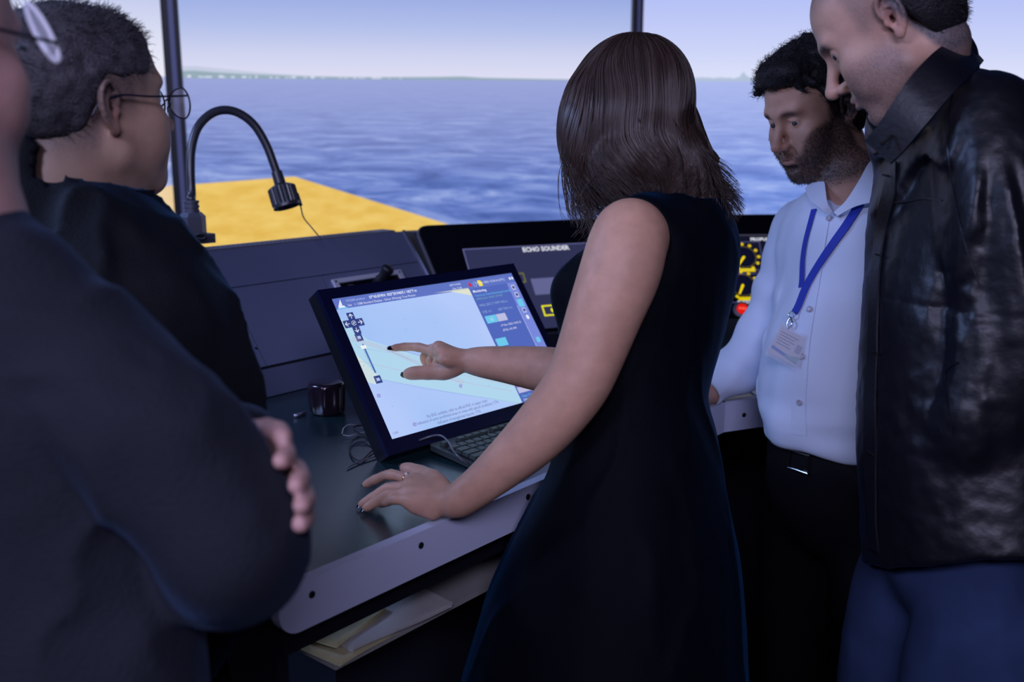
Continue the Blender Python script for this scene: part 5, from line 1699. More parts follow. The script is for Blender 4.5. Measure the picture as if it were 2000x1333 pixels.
lock([W(1175, 290, 1.58), W(1190, 320, 1.575), W(1175, 345, 1.57), W(1150, 372, 1.57), W(1142, 400, 1.575), W(1152, 430, 1.57), W(1140, 455, 1.57)], 30, 0.007, 3)
lock([W(1345, 230, 1.62), W(1356, 275, 1.62), W(1362, 310, 1.62), W(1378, 340, 1.62), W(1384, 362, 1.62), W(1378, 376, 1.62), W(1392, 398, 1.62)], 24, 0.006, 4)
lock([W(1330, 300, 1.58), W(1352, 330, 1.575), W(1370, 352, 1.575), W(1366, 376, 1.575), W(1382, 392, 1.58), W(1394, 378, 1.585), W(1388, 366, 1.585)], 26, 0.006, 5)
lock([W(1200, 110, 1.6), W(1205, 78, 1.62), W(1225, 68, 1.64), W(1250, 69, 1.66), W(1275, 84, 1.66), W(1296, 100, 1.66), W(1310, 130, 1.66)], 16, 0.004, 6)
lock([W(1215, 300, 1.555), W(1200, 325, 1.55), W(1215, 342, 1.55), W(1250, 340, 1.545), W(1285, 345, 1.55), W(1310, 360, 1.555), W(1320, 380, 1.56)], 46, 0.008, 7)
lock([W(1255, 290, 1.545), W(1240, 322, 1.54), W(1265, 330, 1.535), W(1300, 330, 1.54), W(1330, 345, 1.55), W(1350, 370, 1.56), W(1358, 392, 1.565)], 46, 0.008, 8)
strands('loose_locks', np.array(loose), 0.0009, M_hairs, hw)
# =========================================================== man in the white shirt
M_shirt = mat('shirt_cotton', (0.68, 0.76, 0.92), 0.8, spec=0.2, sheen=0.2, bump=(900, 0.12))
M_trous = mat('trousers_black', (0.004, 0.004, 0.006), 0.75, spec=0.15, bump=(500, 0.2))
M_leather = mat('belt_leather', (0.008, 0.008, 0.01), 0.35)
sm = empty('person', (0.65, 1.95, 0), 'bearded curly-haired man in white shirt with blue lanyard, leaning and looking down', 'person')
SKM = np.array((0.47, 0.265, 0.185))
Hs = Fr(W(1592, 219, 1.98), (-0.83, -0.42, -0.36), (-0.42, -0.14, 0.90))
sNeck = W(1660, 372, 2.02)
Fs = nz((-0.80, -0.60, 0)); Rs = np.array((Fs[1], -Fs[0], 0))       # Rs = his right
Ls = -Rs
rSh, lSh = W(1572, 440, 2.10), W(1738, 432, 1.93)
Sx = Sdf(); head(Sx, Hs, {'nose': 1.0, 'jaw': 1.02, 'open': 0.0031, 'slit': -0.0012})
Sx.add(ecap(Hs.p(0, -0.025, -0.055), sNeck, (0.056, 0.058), (0.064, 0.066), Hs.s), 0.03)
Sx.add(ecap(sNeck, sNeck - UZ * 0.12, (0.075, 0.06), (0.13, 0.08), Rs), 0.05)
Sx.add(cap(sNeck - UZ * 0.04, rSh - UZ * 0.01, 0.045, 0.045), 0.04); Sx.add(cap(sNeck - UZ * 0.04, lSh - UZ * 0.01, 0.045, 0.045), 0.04)
Sx.add(cap(W(1660, 345, 1.968), W(1640, 408, 1.950), 0.056, 0.047), 0.03)
# right arm resting on the desk
eR, wR = W(1505, 620, 2.14), W(1392, 764, 2.14)
limb(Sx, [(rSh - UZ * 0.01, 0.045), (eR, 0.038), (wR, 0.027)], 0.02)
hR = WZ(1350, 784, 0.945)
Sx.add(cap(wR, hR, 0.026, 0.022), 0.01)
hd_ = nz((hR - wR) * (1, 1, 0.2)); hs_ = nz(np.cross(hd_, UZ))
for i, (o_, l_) in enumerate(((-0.03, .065), (-0.01, .075), (0.012, .072), (0.031, .058))):
    b = hR + hd_ * 0.02 + hs_ * o_; b[2] = 0.938
    finger(Sx, [b, b + hd_ * l_ * 0.5 + UZ * 0.006, b + hd_ * l_ - UZ * 0.004], 0.0095, 0.0075)
finger(Sx, [hR + hs_ * 0.02 - hd_ * 0.02, hR + hs_ * 0.05 + hd_ * 0.01, hR + hs_ * 0.06 + hd_ * 0.04 - UZ * 0.012], 0.012, 0.009)


def beard(s, f, u):
    a = np.abs(s)
    line = -0.046 + ss(a, 0.03, 0.070) * 0.040 + ss(0.0 - f, 0, 0.02) * 0.03
    b = ss(line - u, -0.004, 0.012) * ss(f, -0.030, -0.005) * ss(u, -0.138, -0.112)
    mou = np.exp(-(((u + 0.0645) / 0.0085) ** 4 + (a / 0.021) ** 4)) * (f > 0.07)
    cheek = np.exp(-(((u + 0.035) / 0.02) ** 2 + ((a - 0.03) / 0.018) ** 2)) * (f > 0.06)
    mous = np.exp(-(((u + 0.0535) / 0.006) ** 4 + (a / 0.026) ** 4)) * (f > 0.07) * 0.85
    b = np.maximum(b * (1 - mou), mous)
    side = ss(a, 0.050, 0.062) * ss(f, -0.028, -0.012) * ss(0.034 - f, 0.0, 0.014) * ss(0.05 - u, 0, 0.02) * ss(u, -0.09, -0.05)
    return np.clip(np.maximum(b * (1 - 0.8 * cheek), side) * 0.93, 0, 1)


def scalp_s(s, f, u):
    line = 0.078 - 0.10 * ss(0.055 - f, 0, 0.05)
    return ss(u - line, 0, 0.012) * (f < 0.06) + (f >= 0.06) * ss(u, 0.085, 0.095)
pts = [Hs.p(0, 0, .14), Hs.p(0, .13, 0), rSh, lSh, wR, hR + hd_ * 0.1, Hs.p(0, -.13, 0)]
lo, hi = box_of(pts, 0.06)
mesh_obj('body', surf(Sx, lo, hi, 0.0024), M_skin_m, sm, col=skincol(SKM, Hs, beard, scalp_s, (0.022, 0.017, 0.017)))
eyeballs(Hs, sm, (0.22, 0.95, -0.16))
# curly hair
def hair_shell(H, seed, amp, th, line_f, neckcut=-0.055):
    S_ = Sdf()
    S_.add(ell((0, -0.018, 0.045), (0.074 + th, 0.098 + th, 0.082 + th), H)); S_.add(ell((0, -0.044, -0.012), (0.056 + th, 0.052 + th, 0.062), H), 0.03); S_.add(ell((0, 0.03, 0.045), (0.062 + th * .7, 0.058 + th, 0.058 + th), H), 0.03)
    def cut(p):
        s, f, u = H.loc(p)
        return line_f(s, f, u)
    S_.isect(cut, 0.008)
    S_.mod(lambda p, d: d + amp * fbm(p, 60, seed, 3))
    return S_
def line_s(s, f, u):
    a = np.abs(s)
    hl = 0.088 - 0.022 * ss(a, 0.03, 0.06) - 0.035 * ss(0.048 - f, 0.0, 0.022) - 0.090 * ss(-0.012 - f, 0.0, 0.035)
    return hl - u
Shh = hair_shell(Hs, 3, 0.007, 0.018, line_s)
Shh.add(ell((0.008, 0.064, 0.106), (0.052, 0.040, 0.026), Hs), 0.02)
lo, hi = box_of([Hs.p(-.1, -.13, .15), Hs.p(.1, .12, -.06), Hs.p(.1, -.13, .15), Hs.p(-.1, .12, .14)], 0.05)
VQ = surf(Shh, lo, hi, 0.0035)
hh = mesh_obj('hair', VQ, M_hairb, sm, one=True, label='short curly black hair')
p_, n_ = sample_surface(biggest(*VQ), 4200, RNG)
strands('curls', tuft(p_ - n_ * 0.003, n_, 0.013, Hs.f * 0.15 + Hs.u * 0.1, 7, 9.0, cr=0.0026), 0.00055, mat('curl_strand', (0.02, 0.018, 0.022), 0.5), hh)
# beard strands
bm_ = lambda c: (lambda l: beard(*l) * (l[1] > -0.03))(Hs.loc(c.astype(F32)))
Vb, Qb = surf(Sx, *box_of([Hs.p(-.08, -.04, -.14), Hs.p(.08, .13, .03), Hs.p(.08, -.04, -.14), Hs.p(-.08, .13, -.14)], 0.01), 0.004)
p_, n_ = sample_surface((Vb, Qb), 3600, RNG, bm_)
br = strands('beard', tuft(p_ - n_ * 0.001, n_ * 0.7, 0.006, -Hs.u * 0.5 + Hs.f * 0.1, 3), 0.0004, mat('beard_strand', (0.03, 0.024, 0.024), 0.5), sm, label='short dark beard')

# shirt
Ss_ = Sdf()
ch = lambda px, py, d, w, dd: (W(px, py, d), w, dd)
loft(Ss_, [(sNeck - UZ * 0.045, 0.085, 0.070), ch(1658, 455, 1.98, 0.140, 0.095), ch(1664, 560, 1.97, 0.152, 0.118), ch(1660, 660, 1.96, 0.160, 0.138), ch(1654, 760, 1.955, 0.160, 0.146), ch(1660, 825, 1.96, 0.150, 0.132), ch(1662, 872, 1.97, 0.140, 0.115)], Rs, 0.02)
Ss_.add(cap(sNeck - UZ * 0.045, rSh - UZ * 0.008, 0.052, 0.060), 0.04); Ss_.add(cap(sNeck - UZ * 0.045, lSh - UZ * 0.008, 0.052, 0.060), 0.04)
limb(Ss_, [(rSh - UZ * 0.01, 0.054), (W(1548, 540, 2.12), 0.054), (W(1512, 620, 2.13), 0.052), (W(1474, 682, 2.13), 0.049), (W(1442, 714, 2.13), 0.044), (W(1416, 736, 2.13), 0.038), (W(1394, 752, 2.13), 0.031)], 0.02)
limb(Ss_, [(lSh - UZ * 0.01, 0.062), (lSh - UZ * 0.15 + np.array((0.05, 0, 0)), 0.06), (lSh - UZ * 0.30 + np.array((0.07, 0.02, 0)), 0.055), (lSh - UZ * 0.5 + np.array((0.04, 0.0, 0)), 0.045)], 0.02)
# blousing over the belt
Ss_.add(ell(W(1590, 835, 1.93), (0.085, 0.07, 0.035)), 0.05)
# neck opening, v front
Ss_.sub(ecap(sNeck - UZ * 0.02 + Fs * 0.004, sNeck + UZ * 0.10, (0.066, 0.066), (0.10, 0.10), Rs), 0.006)
Ss_.sub(cap(sNeck + Fs * 0.055 + UZ * 0.0, sNeck + Fs * 0.10 - UZ * 0.070, 0.040, 0.006), 0.008)
Ss_.sub(cap(W(1660, 335, 1.905), W(1629, 406, 1.885), 0.046, 0.016), 0.003)
Ss_.sub(cap(wR - (eR - wR) * 0.12, hR, 0.030, 0.06), 0.004)
beltc = W(1650, 862, 1.97)
Ss_.isect(plane(beltc - UZ * 0.0, -UZ), 0.01)
def shirt_folds(p, d):
    a = fbm(p * np.array((1, 1, 0.30), F32), 12, 31, 2)
    lo_ = ss(1.02 - p[..., 2], 0, 0.07)
    b = np.sin(p[..., 2] * 95 + 3 * vnoise(p, 9, 5)) * 0.0022 * lo_
    arm = ss(1.28 - p[..., 2], -0.1, .1) * ss(0.56 - p[..., 0], 0, .04) * (p[..., 1] > 1.95)
    c = np.sin((p[..., 2] * 0.8 + p[..., 0] * 0.6) * 75 + 4 * vnoise(p, 8, 7)) * 0.0042 * arm
    return d + 0.0085 * a + b + c
Ss_.mod(shirt_folds)
lo, hi = np.array((0.34, 1.66, 0.86)), np.array((0.98, 2.40, 1.46))
shirt = mesh_obj('shirt', surf(Ss_, lo, hi, 0.0042), M_shirt, sm, one=True)


def stick(S_, px, py, off=0.0, d0=1.7, it=60, dmax=2.4):
    """first point of solid S_ along the sight line of a pixel, lifted by off along the surface normal"""
    d = d0
    for _ in range(it):
        v = float(S_.ev(W(px, py, d)[None].astype(F32))[0])
        if v < 0.0005: break
        d += max(v * 0.7, 0.001)
        if d > dmax: break
    p = W(px, py, d); g, _d = grad(S_, p[None], 0.004)
    return p + g[0] * off, g[0]


def ribbon(name, S_, pix, w, th, m, parent, sub=3, off=0.003, d0=1.6, wdir=None, label=None, sub_n=5):
    C = catmull([np.array((a, b, 0.0)) for a, b in pix], sub_n)
    P = [stick(S_, c[0], c[1], off, d0) for c in C]
    pts_ = np.array([p for p, g in P]); nr = np.array([g for p, g in P])
    for _ in range(2):
        pts_[1:-1] = (pts_[:-2] + pts_[1:-1] * 2 + pts_[2:]) / 4; nr[1:-1] = (nr[:-2] + nr[1:-1] * 2 + nr[2:]) / 4
    bm = B(); rows = []
    for i in range(len(pts_)):
        t = nz(pts_[min(i + 1, len(pts_) - 1)] - pts_[max(i - 1, 0)]); n = nz(nr[i] - t * nr[i].dot(t)); s = np.cross(t, n)
        ww = w if not hasattr(w, '__len__') else w[0] + (w[1] - w[0]) * i / (len(pts_) - 1)
        rows.append([bm.verts.new(list(pts_[i] + s * a * ww / 2 + n * b * th)) for a, b in ((-1, -1), (1, -1), (1, 0), (-1, 0))])
    for a, b in zip(rows, rows[1:]):
        for k in range(4): bm.faces.new((a[k], a[(k + 1) % 4], b[(k + 1) % 4], b[k]))
    bm.faces.new(rows[0][::-1]); bm.faces.new(rows[-1])
    return obj(name, bm, m, parent, label=label, smooth=True, autosm=True)

# collar: folded band, drawn over the shirt
def collar_leaf(name, P_out, P_in, th, m, parent):
    """sheet between two 3-D curves, thickened"""
    A = catmull(P_out, 5); Bc = catmull(P_in, 5)
    bm = B(); R_ = []
    for a, b in zip(A, Bc):
        R_.append([bm.verts.new(list(a + (b - a) * t + nz(np.cross(b - a, UZ) + 1e-6) * 0.0)) for t in (0, 0.33, 0.66, 1)])
    for a, b in zip(R_, R_[1:]):
        for k in range(3): bm.faces.new((a[k], a[k + 1], b[k + 1], b[k]))
    bmesh.ops.recalc_face_normals(bm, faces=bm.faces[:])
    bmesh.ops.solidify(bm, geom=bm.faces[:], thickness=th)
    return obj(name, bm, m, parent, smooth=True, autosm=True)
collar_leaf('collar', [W(1590, 350, 1.975), W(1608, 354, 1.945), W(1612, 370, 1.91), W(1616, 396, 1.88), W(1626, 414, 1.872)],
            [W(1572, 368, 1.965), W(1580, 388, 1.93), W(1590, 398, 1.895), W(1604, 408, 1.875), W(1620, 420, 1.868)], 0.003, M_shirt, sm)
collar_leaf('collar', [W(1628, 415, 1.872), W(1652, 392, 1.862), W(1678, 352, 1.86), W(1702, 312, 1.89), W(1740, 285, 1.97)],
            [W(1636, 422, 1.866), W(1674, 402, 1.850), W(1722, 391, 1.835), W(1752, 374, 1.85), W(1775, 340, 1.93)], 0.003, M_shirt, sm)
# lanyard
M_lan = mat('lanyard_blue', (0.012, 0.035, 0.42), 0.55, bump=(1500, 0.2))
lan = empty('lanyard', (0.6, 1.85, 1.1), 'blue neck lanyard with clear name badge on the white shirt', 'lanyard')
ribbon('strap', Ss_, [(1591, 410), (1583, 440), (1574, 475), (1569, 510), (1568, 545), (1566, 562)], 0.0125, 0.0012, M_lan, lan)
ribbon('strap', Ss_, [(1680, 400), (1655, 440), (1628, 478), (1600, 520), (1577, 560), (1562, 598), (1554, 612)], 0.0165, 0.0012, M_lan, lan, off=0.0045)
c, g_ = stick(Ss_, 1552, 617, 0.008)
uu = nz(np.cross(UZ, g_)); vv = np.cross(g_, uu)
bm = B(); add_tube(bm, [c + uu * 0.008 * math.cos(q) + vv * 0.006 * math.sin(q) for q in np.linspace(0, 2 * math.pi, 15)], 0.0012, 6, caps=False); obj('ring', bm, M_chrome, lan, smooth=True)
c2, _ = stick(Ss_, 1549, 634, 0.009)
bm = B(); add_tube(bm, catmull([c - vv * 0.005, c2 + uu * 0.006, c2 - vv * 0.010, c2 - uu * 0.006, c - vv * 0.005], 5), 0.0020, 8); obj('clip', bm, M_chrome, lan, smooth=True)
# badge: clear pocket + printed card
_bp = ((1500, 688), (1553, 716), (1564, 655), (1513, 632))
_dm = min(-(stick(Ss_, px, py, 0.0)[0] - np.array((0, 0, CZ))).dot(np.array((0, -CP, SP))) for px, py in _bp) - 0.012
q = [W(px, py, _dm) for px, py in _bp]
bx = nz(q[1] - q[0]); by = q[3] - q[0]; by = nz(by - bx * by.dot(bx)); bn = np.cross(bx, by)
if bn[1] > 0: bn = -bn
bo = q[0]; bw, bh = float(np.linalg.norm(q[1] - q[0])), float(np.linalg.norm(q[3] - q[0]))
M_card = mat('badge_card', (0.72, 0.76, 0.86), 0.5)
bm = B(); add_obox(bm, bo, bx, by, bn, (0, bw), (0, bh), (0, 0.001)); bad = obj('badge', bm, M_card, lan)
bm = B(); add_poly(bm, [bo + bx * a + by * b + bn * 0.0013 for a, b in ((0.001, 0.010), (bw - 0.001, 0.003), (bw - 0.001, 0.010), (0.03, 0.012), (0.001, 0.016))]); obj('badge_stripe', bm, mat('stripe_blue', (0.10, 0.32, 0.75), 0.5), bad)
bm = B(); add_poly(bm, [bo + bx * a + by * b + bn * 0.0015 for a, b in ((0.026, 0.008), (bw - 0.001, 0.004), (bw - 0.001, 0.018), (0.038, 0.012))]); obj('badge_stripe', bm, mat('stripe_teal', (0.35, 0.58, 0.66), 0.5), bad)
for i, wl in enumerate((0.036, 0.030, 0.033, 0.026, 0.030)):
    bm = B(); y0 = bh - 0.010 - i * 0.0055
    add_poly(bm, [bo + bx * a + by * b + bn * 0.0015 for a, b in ((0.004, y0), (0.004 + wl, y0), (0.004 + wl, y0 + 0.0013), (0.004, y0 + 0.0013))])
    obj('print_line', bm, mat('ink_grey', (0.22, 0.26, 0.36), 0.6), bad)
bm = B(); add_poly(bm, [bo + bx * a + by * b + bn * 0.0015 for a, b in ((0.042, 0.022), (0.053, 0.022), (0.053, 0.038), (0.042, 0.038))]); obj('badge_photo', bm, mat('photo_grey', (0.42, 0.50, 0.64), 0.5), bad)
bm = B(); add_obox(bm, bo, bx, by, bn, (-0.005, bw + 0.005), (-0.007, bh + 0.007), (0.002, 0.0024))
clear = mat('clear_plastic', (0.9, 0.93, 1.0), 0.08, spec=0.5, alpha=0.18)
obj('badge_pocket', bm, clear, lan)
# placket and buttons
ribbon('placket', Ss_, [(1608, 424), (1598, 480), (1590, 540), (1580, 600), (1570, 660), (1564, 720), (1560, 790), (1560, 850)], 0.030, 0.0010, M_shirt, sm, off=0.0012)
M_but = mat('button_pearl', (0.45, 0.44, 0.5), 0.25, spec=0.6)
for px, py in ((1620, 428), (1583, 605), (1568, 697), (1563, 786)):
    c, g_ = stick(Ss_, px, py, 0.0035)
    bm = B(); add_lathe(bm, c - g_ * 0.001, g_, [(0, 0.0055), (0.002, 0.0058), (0.0028, 0.0048), (0.0022, 0.0036), (0.0022, 0.001)], 18); obj('button', bm, M_but, sm, smooth=True, autosm=True)
# trousers, belt
St = Sdf(); fl = lambda px, py, d: W(px, py, d)
hips = beltc - UZ * 0.14 - Fs * 0.01
loft(St, [(beltc + UZ * 0.03, 0.142, 0.112), (beltc - UZ * 0.05, 0.152, 0.118), (hips, 0.165, 0.118)], Rs, 0.02)
for s in (-1, 1):
    b = hips + Rs * 0.088 * s
    limb(St, [(b, 0.092), (b - UZ * 0.22, 0.082), (b - UZ * 0.42, 0.066), (np.array((b[0], b[1], 0.09)), 0.056)], 0.02)
St.isect(plane((0, 0, 0.03), (0, 0, -1)), 0.0)
St.mod(cloth(0.006, 9, 14, (1, 1, 0.4)))
mesh_obj('trousers', surf(St, np.array((beltc[0] - .26, beltc[1] - .28, 0)), np.array((beltc[0] + .28, beltc[1] + .26, beltc[2] + .06)), 0.008), M_trous, sm, one=True)
for s in (-1, 1): shoe(np.array((hips[0], hips[1], 0)) + Rs * 0.088 * s, Fs, sm)
Sbl = Sdf(); Sbl.add(ecap(beltc - UZ * 0.030, beltc - UZ * 0.002, (0.156, 0.122), (0.152, 0.120), Rs))
bm = B(); ra = [(beltc - UZ * 0.020 + Rs * 0.156 * math.cos(t) + Fs * 0.122 * math.sin(t)) for t in np.linspace(0, 2 * math.pi, 49)]
vs = []
for i in range(48):
    n_o = nz((ra[i] - beltc) * (1, 1, 0)); vs.append([bm.verts.new(list(ra[i] + n_o * a + UZ * b)) for a, b in ((0, -0.017), (0.004, -0.017), (0.004, 0.017), (0, 0.017))])
for i in range(48):
    a, b = vs[i], vs[(i + 1) % 48]
    for k in range(4): bm.faces.new((a[k], a[(k + 1) % 4], b[(k + 1) % 4], b[k]))
obj('belt', bm, M_leather, sm, smooth=True, autosm=True)
bc_ = beltc - UZ * 0.020 + Fs * 0.128 + Rs * 0.012
bm = B(); add_tube(bm, [bc_ + Rs * a + UZ * b for a, b in ((-0.024, -0.018), (-0.024, 0.018), (0.024, 0.018), (0.024, -0.018), (-0.024, -0.018))], 0.0025, 6); obj('buckle', bm, M_chrome, sm)

# =========================================================== man in the black leather jacket
lm = empty('person', (0.68, 1.42, 0), 'balding man in black leather jacket and blue jeans seen in profile at right', 'person')
SKL = np.array((0.52, 0.31, 0.225))
Hl = Fr(W(1740, 50, 1.44), (-0.72, 0.33, -0.60), (-0.53, 0.25, 0.80))
lNeck = W(1805, 210, 1.53)
Sy = Sdf(); head(Sy, Hl, {'nose': 1.08, 'jaw': 0.96, 'open': 0.0050})
Sy.add(ecap(Hl.p(0, -0.030, -0.055), lNeck, (0.047, 0.052), (0.052, 0.056), Hl.s), 0.025)
Sy.add(cap(Hl.p(0, 0.03, -0.095), lNeck, 0.035, 0.05), 0.03)
Sy.add(ecap(lNeck, lNeck - UZ * 0.10, (0.05, 0.05), (0.045, 0.045), Hl.s), 0.02)
def stub(s, f, u):
    a = np.abs(s)
    b = ss(-0.040 + ss(a, 0.03, 0.070) * 0.028 - u, -0.012, 0.026) * ss(f, -0.01, 0.02)
    mou = np.exp(-(((u + 0.0645) / 0.008) ** 4 + (a / 0.02) ** 4)) * (f > 0.07)
    return b * (1 - mou) * 0.62
def scalp_l(s, f, u):
    a = np.abs(s)
    hl = 0.062 * ss(f, -0.02, 0.03) + 0.02 - 0.115 * ss(-f, 0.0, 0.05)
    m = ss(u - hl, -0.02, 0.016)
    fade = 0.5 + 0.5 * ss(-f, -0.03, 0.03)
    side = ss(a, 0.05, 0.06) * ss(0.045 - f, 0, 0.02) * ss(u, -0.015, 0.02) * 0.5
    return np.maximum(m * fade, side)
lo, hi = box_of([Hl.p(0, 0, .14), Hl.p(0, .13, 0), Hl.p(0, -.13, 0), Hl.p(0, .1, -.12), lNeck - UZ * .1], 0.10)
mesh_obj('body', surf(Sy, lo, hi, 0.0022), M_skin_m, lm, col=skincol(SKL, Hl, stub, scalp_l, (0.07, 0.068, 0.078)))
eyeballs(Hl, lm, (0.45, 0.9, -0.25))
def line_l(s, f, u):
    hl = 0.115 * ss(f, -0.03, 0.03) + 0.022 - 0.105 * ss(-f, 0.01, 0.055)
    return hl - u
Slh = hair_shell(Hl, 5, 0.001, 0.0045, line_l)
lo, hi = box_of([Hl.p(-.1, -.13, .15), Hl.p(.1, .12, -.08), Hl.p(.1, -.13, .15), Hl.p(-.1, .12, .14), Hl.p(0, -.13, -.08)], 0.05)
VQ = surf(Slh, lo, hi, 0.0032)
hl_ = mesh_obj('hair', VQ, M_hairb, lm, one=True, label='short cropped dark hair')
p_, n_ = sample_surface(biggest(*VQ), 3200, RNG)
strands('short_strands', tuft(p_ - n_ * 0.002, n_ * 0.4, 0.009, -Hl.u * 0.7 - Hl.f * 0.5, 3), 0.00042, mat('curl_strand'), hl_)
Vb, Qb = surf(Sy, *box_of([Hl.p(-.08, -.02, -.14), Hl.p(.08, .13, .0), Hl.p(.08, -.02, -.14), Hl.p(-.08, .13, -.14)], 0.01), 0.004)
p_, n_ = sample_surface((Vb, Qb), 2600, RNG, lambda c: (lambda l: stub(*l))(Hl.loc(c.astype(F32))))
strands('stubble', tuft(p_ - n_ * 0.0005, n_ * 0.8, 0.0026, -Hl.u * 0.4, 3), 0.00028, mat('stubble_grey', (0.16, 0.15, 0.16), 0.5), lm)

# jacket
M_lj = mat('jacket_leather', (0.005, 0.005, 0.008), 0.40, spec=0.42, sheen=0.05, stint=(0.1, 0.35, 0.9), bump=(120, 0.12, 5), vary=(4, 0.25))
Fl = nz((-0.98, -0.16, 0)); Ll = np.cross(UZ, Fl)          # Ll = his left, towards the camera-left/near side
Sj = Sdf()
j = lambda px, py, d, w, dd: (W(px, py, d), w, dd)
loft(Sj, [(lNeck - UZ * 0.02, 0.090, 0.080), j(1862, 300, 1.51, 0.150, 0.084), j(1862, 420, 1.50, 0.155, 0.096), j(1860, 560, 1.49, 0.155, 0.104), j(1860, 720, 1.48, 0.152, 0.104), j(1860, 880, 1.47, 0.154, 0.106), j(1862, 1000, 1.47, 0.158, 0.108), j(1864, 1080, 1.47, 0.160, 0.108), j(1866, 1150, 1.47, 0.160, 0.108)], Ll, 0.02)
shL = W(1925, 238, 1.38); shR = W(1850, 265, 1.64)
for q in (shL, shR): Sj.add(cap(lNeck - UZ * 0.04, q, 0.062, 0.064), 0.04)
armP = [(shL, 0.066), (W(1948, 400, 1.355), 0.070), (W(1962, 560, 1.35), 0.068), (W(1950, 720, 1.35), 0.063), (W(1905, 860, 1.36), 0.056)]
limb(Sj, armP, 0.012)
limb(Sj, [(shR, 0.060), (shR + np.array((0.03, 0.03, -0.26)), 0.058), (shR + np.array((0.03, 0.02, -0.50)), 0.052)], 0.02)
_a, _b, _c = W(1700, 1112, 1.46), W(1850, 1106, 1.36), W(1985, 1086, 1.38); _nn = nz(np.cross(_b - _a, _c - _a)); _nn = _nn if _nn[2] < 0 else -_nn
Sj.isect(plane(_b, _nn), 0.006)
Sj.add(ecap(lNeck - UZ * 0.03, W(1822, 130, 1.53), (0.076, 0.078), (0.066, 0.066), Ll), 0.012)
# neck hole, open front slit
Sj.sub(cap(lNeck + UZ * 0.005 + Fl * 0.008, Hl.p(0, 0.0, -0.05), 0.063, 0.066), 0.006)
Sj.sub(cap(lNeck + Fl * 0.05 + UZ * 0.01, Hl.p(0, 0.05, -0.10), 0.04, 0.05), 0.006)
jf = [W(1712, 330, 1.40), W(1700, 480, 1.39), W(1696, 640, 1.385), W(1690, 800, 1.38), W(1690, 1000, 1.38), W(1700, 1110, 1.38)]
def jacket_folds(p, d):
    q = p.astype(F32)
    l = (q - shL.astype(F32))
    # drape lines fanning out from the shoulder point
    ang_ = np.arctan2(l[..., 0] * 1.0 + 0.03, -l[..., 2] + 0.05)
    r_ = np.sqrt(l[..., 0] ** 2 + l[..., 2] ** 2)
    fan = np.sin(ang_ * 26 + 2.4 * vnoise(q, 5, 3) + q[..., 1] * 6)
    fan = np.sign(fan) * np.abs(fan) ** 1.4
    dd = d + 0.0062 * fan * ss(r_, 0.03, 0.12) * ss(0.75 - r_, 0.0, 0.3) * ss(1.60 - q[..., 1], 0.0, 0.08) * ss(1.50 - q[..., 2], -0.04, 0.05)
    n = fbm(q * np.array((1, 1, 0.5), F32), 10, 44, 3)
    dd = dd + 0.0034 * n
    dd = dd + 0.0012 * fbm(q, 60, 12, 2)
    # yoke seam and armhole seam as creases
    s1 = np.exp(-((q[..., 2] - (1.262 + 0.03 * (q[..., 0] - 0.6))) / 0.0022) ** 2) * (q[..., 1] < 1.55)
    return dd + 0.0016 * s1
Sj.mod(jacket_folds)
lo, hi = np.array((0.40, 1.12, 0.78)), np.array((0.98, 1.78, 1.68))
VQj = surf(Sj, lo, hi, 0.0040)
mesh_obj('jacket', VQj, M_lj, lm, one=True)
# upright collar leaf
def band(name, out_, in_, th, m, parent, label=None):
    o_ = collar_leaf(name, out_, in_, th, m, parent)
    if label: o_['label'] = label
    return o_
# collar: stands around the neck then falls to a pointed tab with a button hole
band('collar', [W(1876, 66, 1.52), W(1864, 76, 1.42), W(1826, 100, 1.365), W(1780, 148, 1.355), W(1744, 200, 1.365), W(1709, 252, 1.385), W(1688, 275, 1.40)],
     [W(1922, 118, 1.51), W(1912, 130, 1.40), W(1880, 160, 1.335), W(1840, 205, 1.33), W(1802, 250, 1.34), W(1764, 295, 1.36), W(1738, 320, 1.375)], 0.006, M_lj, lm)
bm = B()
for t in (0,):
    a, b = W(1722, 282, 1.362), W(1742, 264, 1.366)
    add_tube(bm, [a, (a + b) / 2, b], 0.0022, 8)
obj('collar_button_hole', bm, mat('hole_black', (0.002, 0.002, 0.002), 0.6), lm)
# front placket strip with button holes
ribbon('front_placket', Sj, [(1744, 325), (1738, 380), (1724, 440), (1714, 520), (1709, 600), (1707, 680), (1703, 760), (1702, 860), (1704, 960), (1709, 1075)], 0.030, 0.003, M_lj, lm, off=0.004, d0=1.1)
for px, py in ((1722, 500), (1716, 690), (1708, 885), (1735, 345)):
    c, g_ = stick(Sj, px, py, 0.006, 1.1)
    t_ = nz(np.cross(g_, UZ)); bm = B(); add_tube(bm, [c - t_ * 0.009, c, c + t_ * 0.009], 0.0016, 6); obj('button_hole', bm, mat('hole_black'), lm)
for pix in ([(1864, 172), (1852, 215), (1850, 270), (1858, 340), (1872, 420), (1892, 500), (1915, 560)], [(1748, 396), (1775, 394), (1805, 388), (1840, 392)], [(1872, 708), (1845, 730), (1852, 800), (1862, 850)]):
    ribbon('seam', Sj, pix, 0.0022, 0.001, M_lj, lm, off=0.0018, d0=1.1)
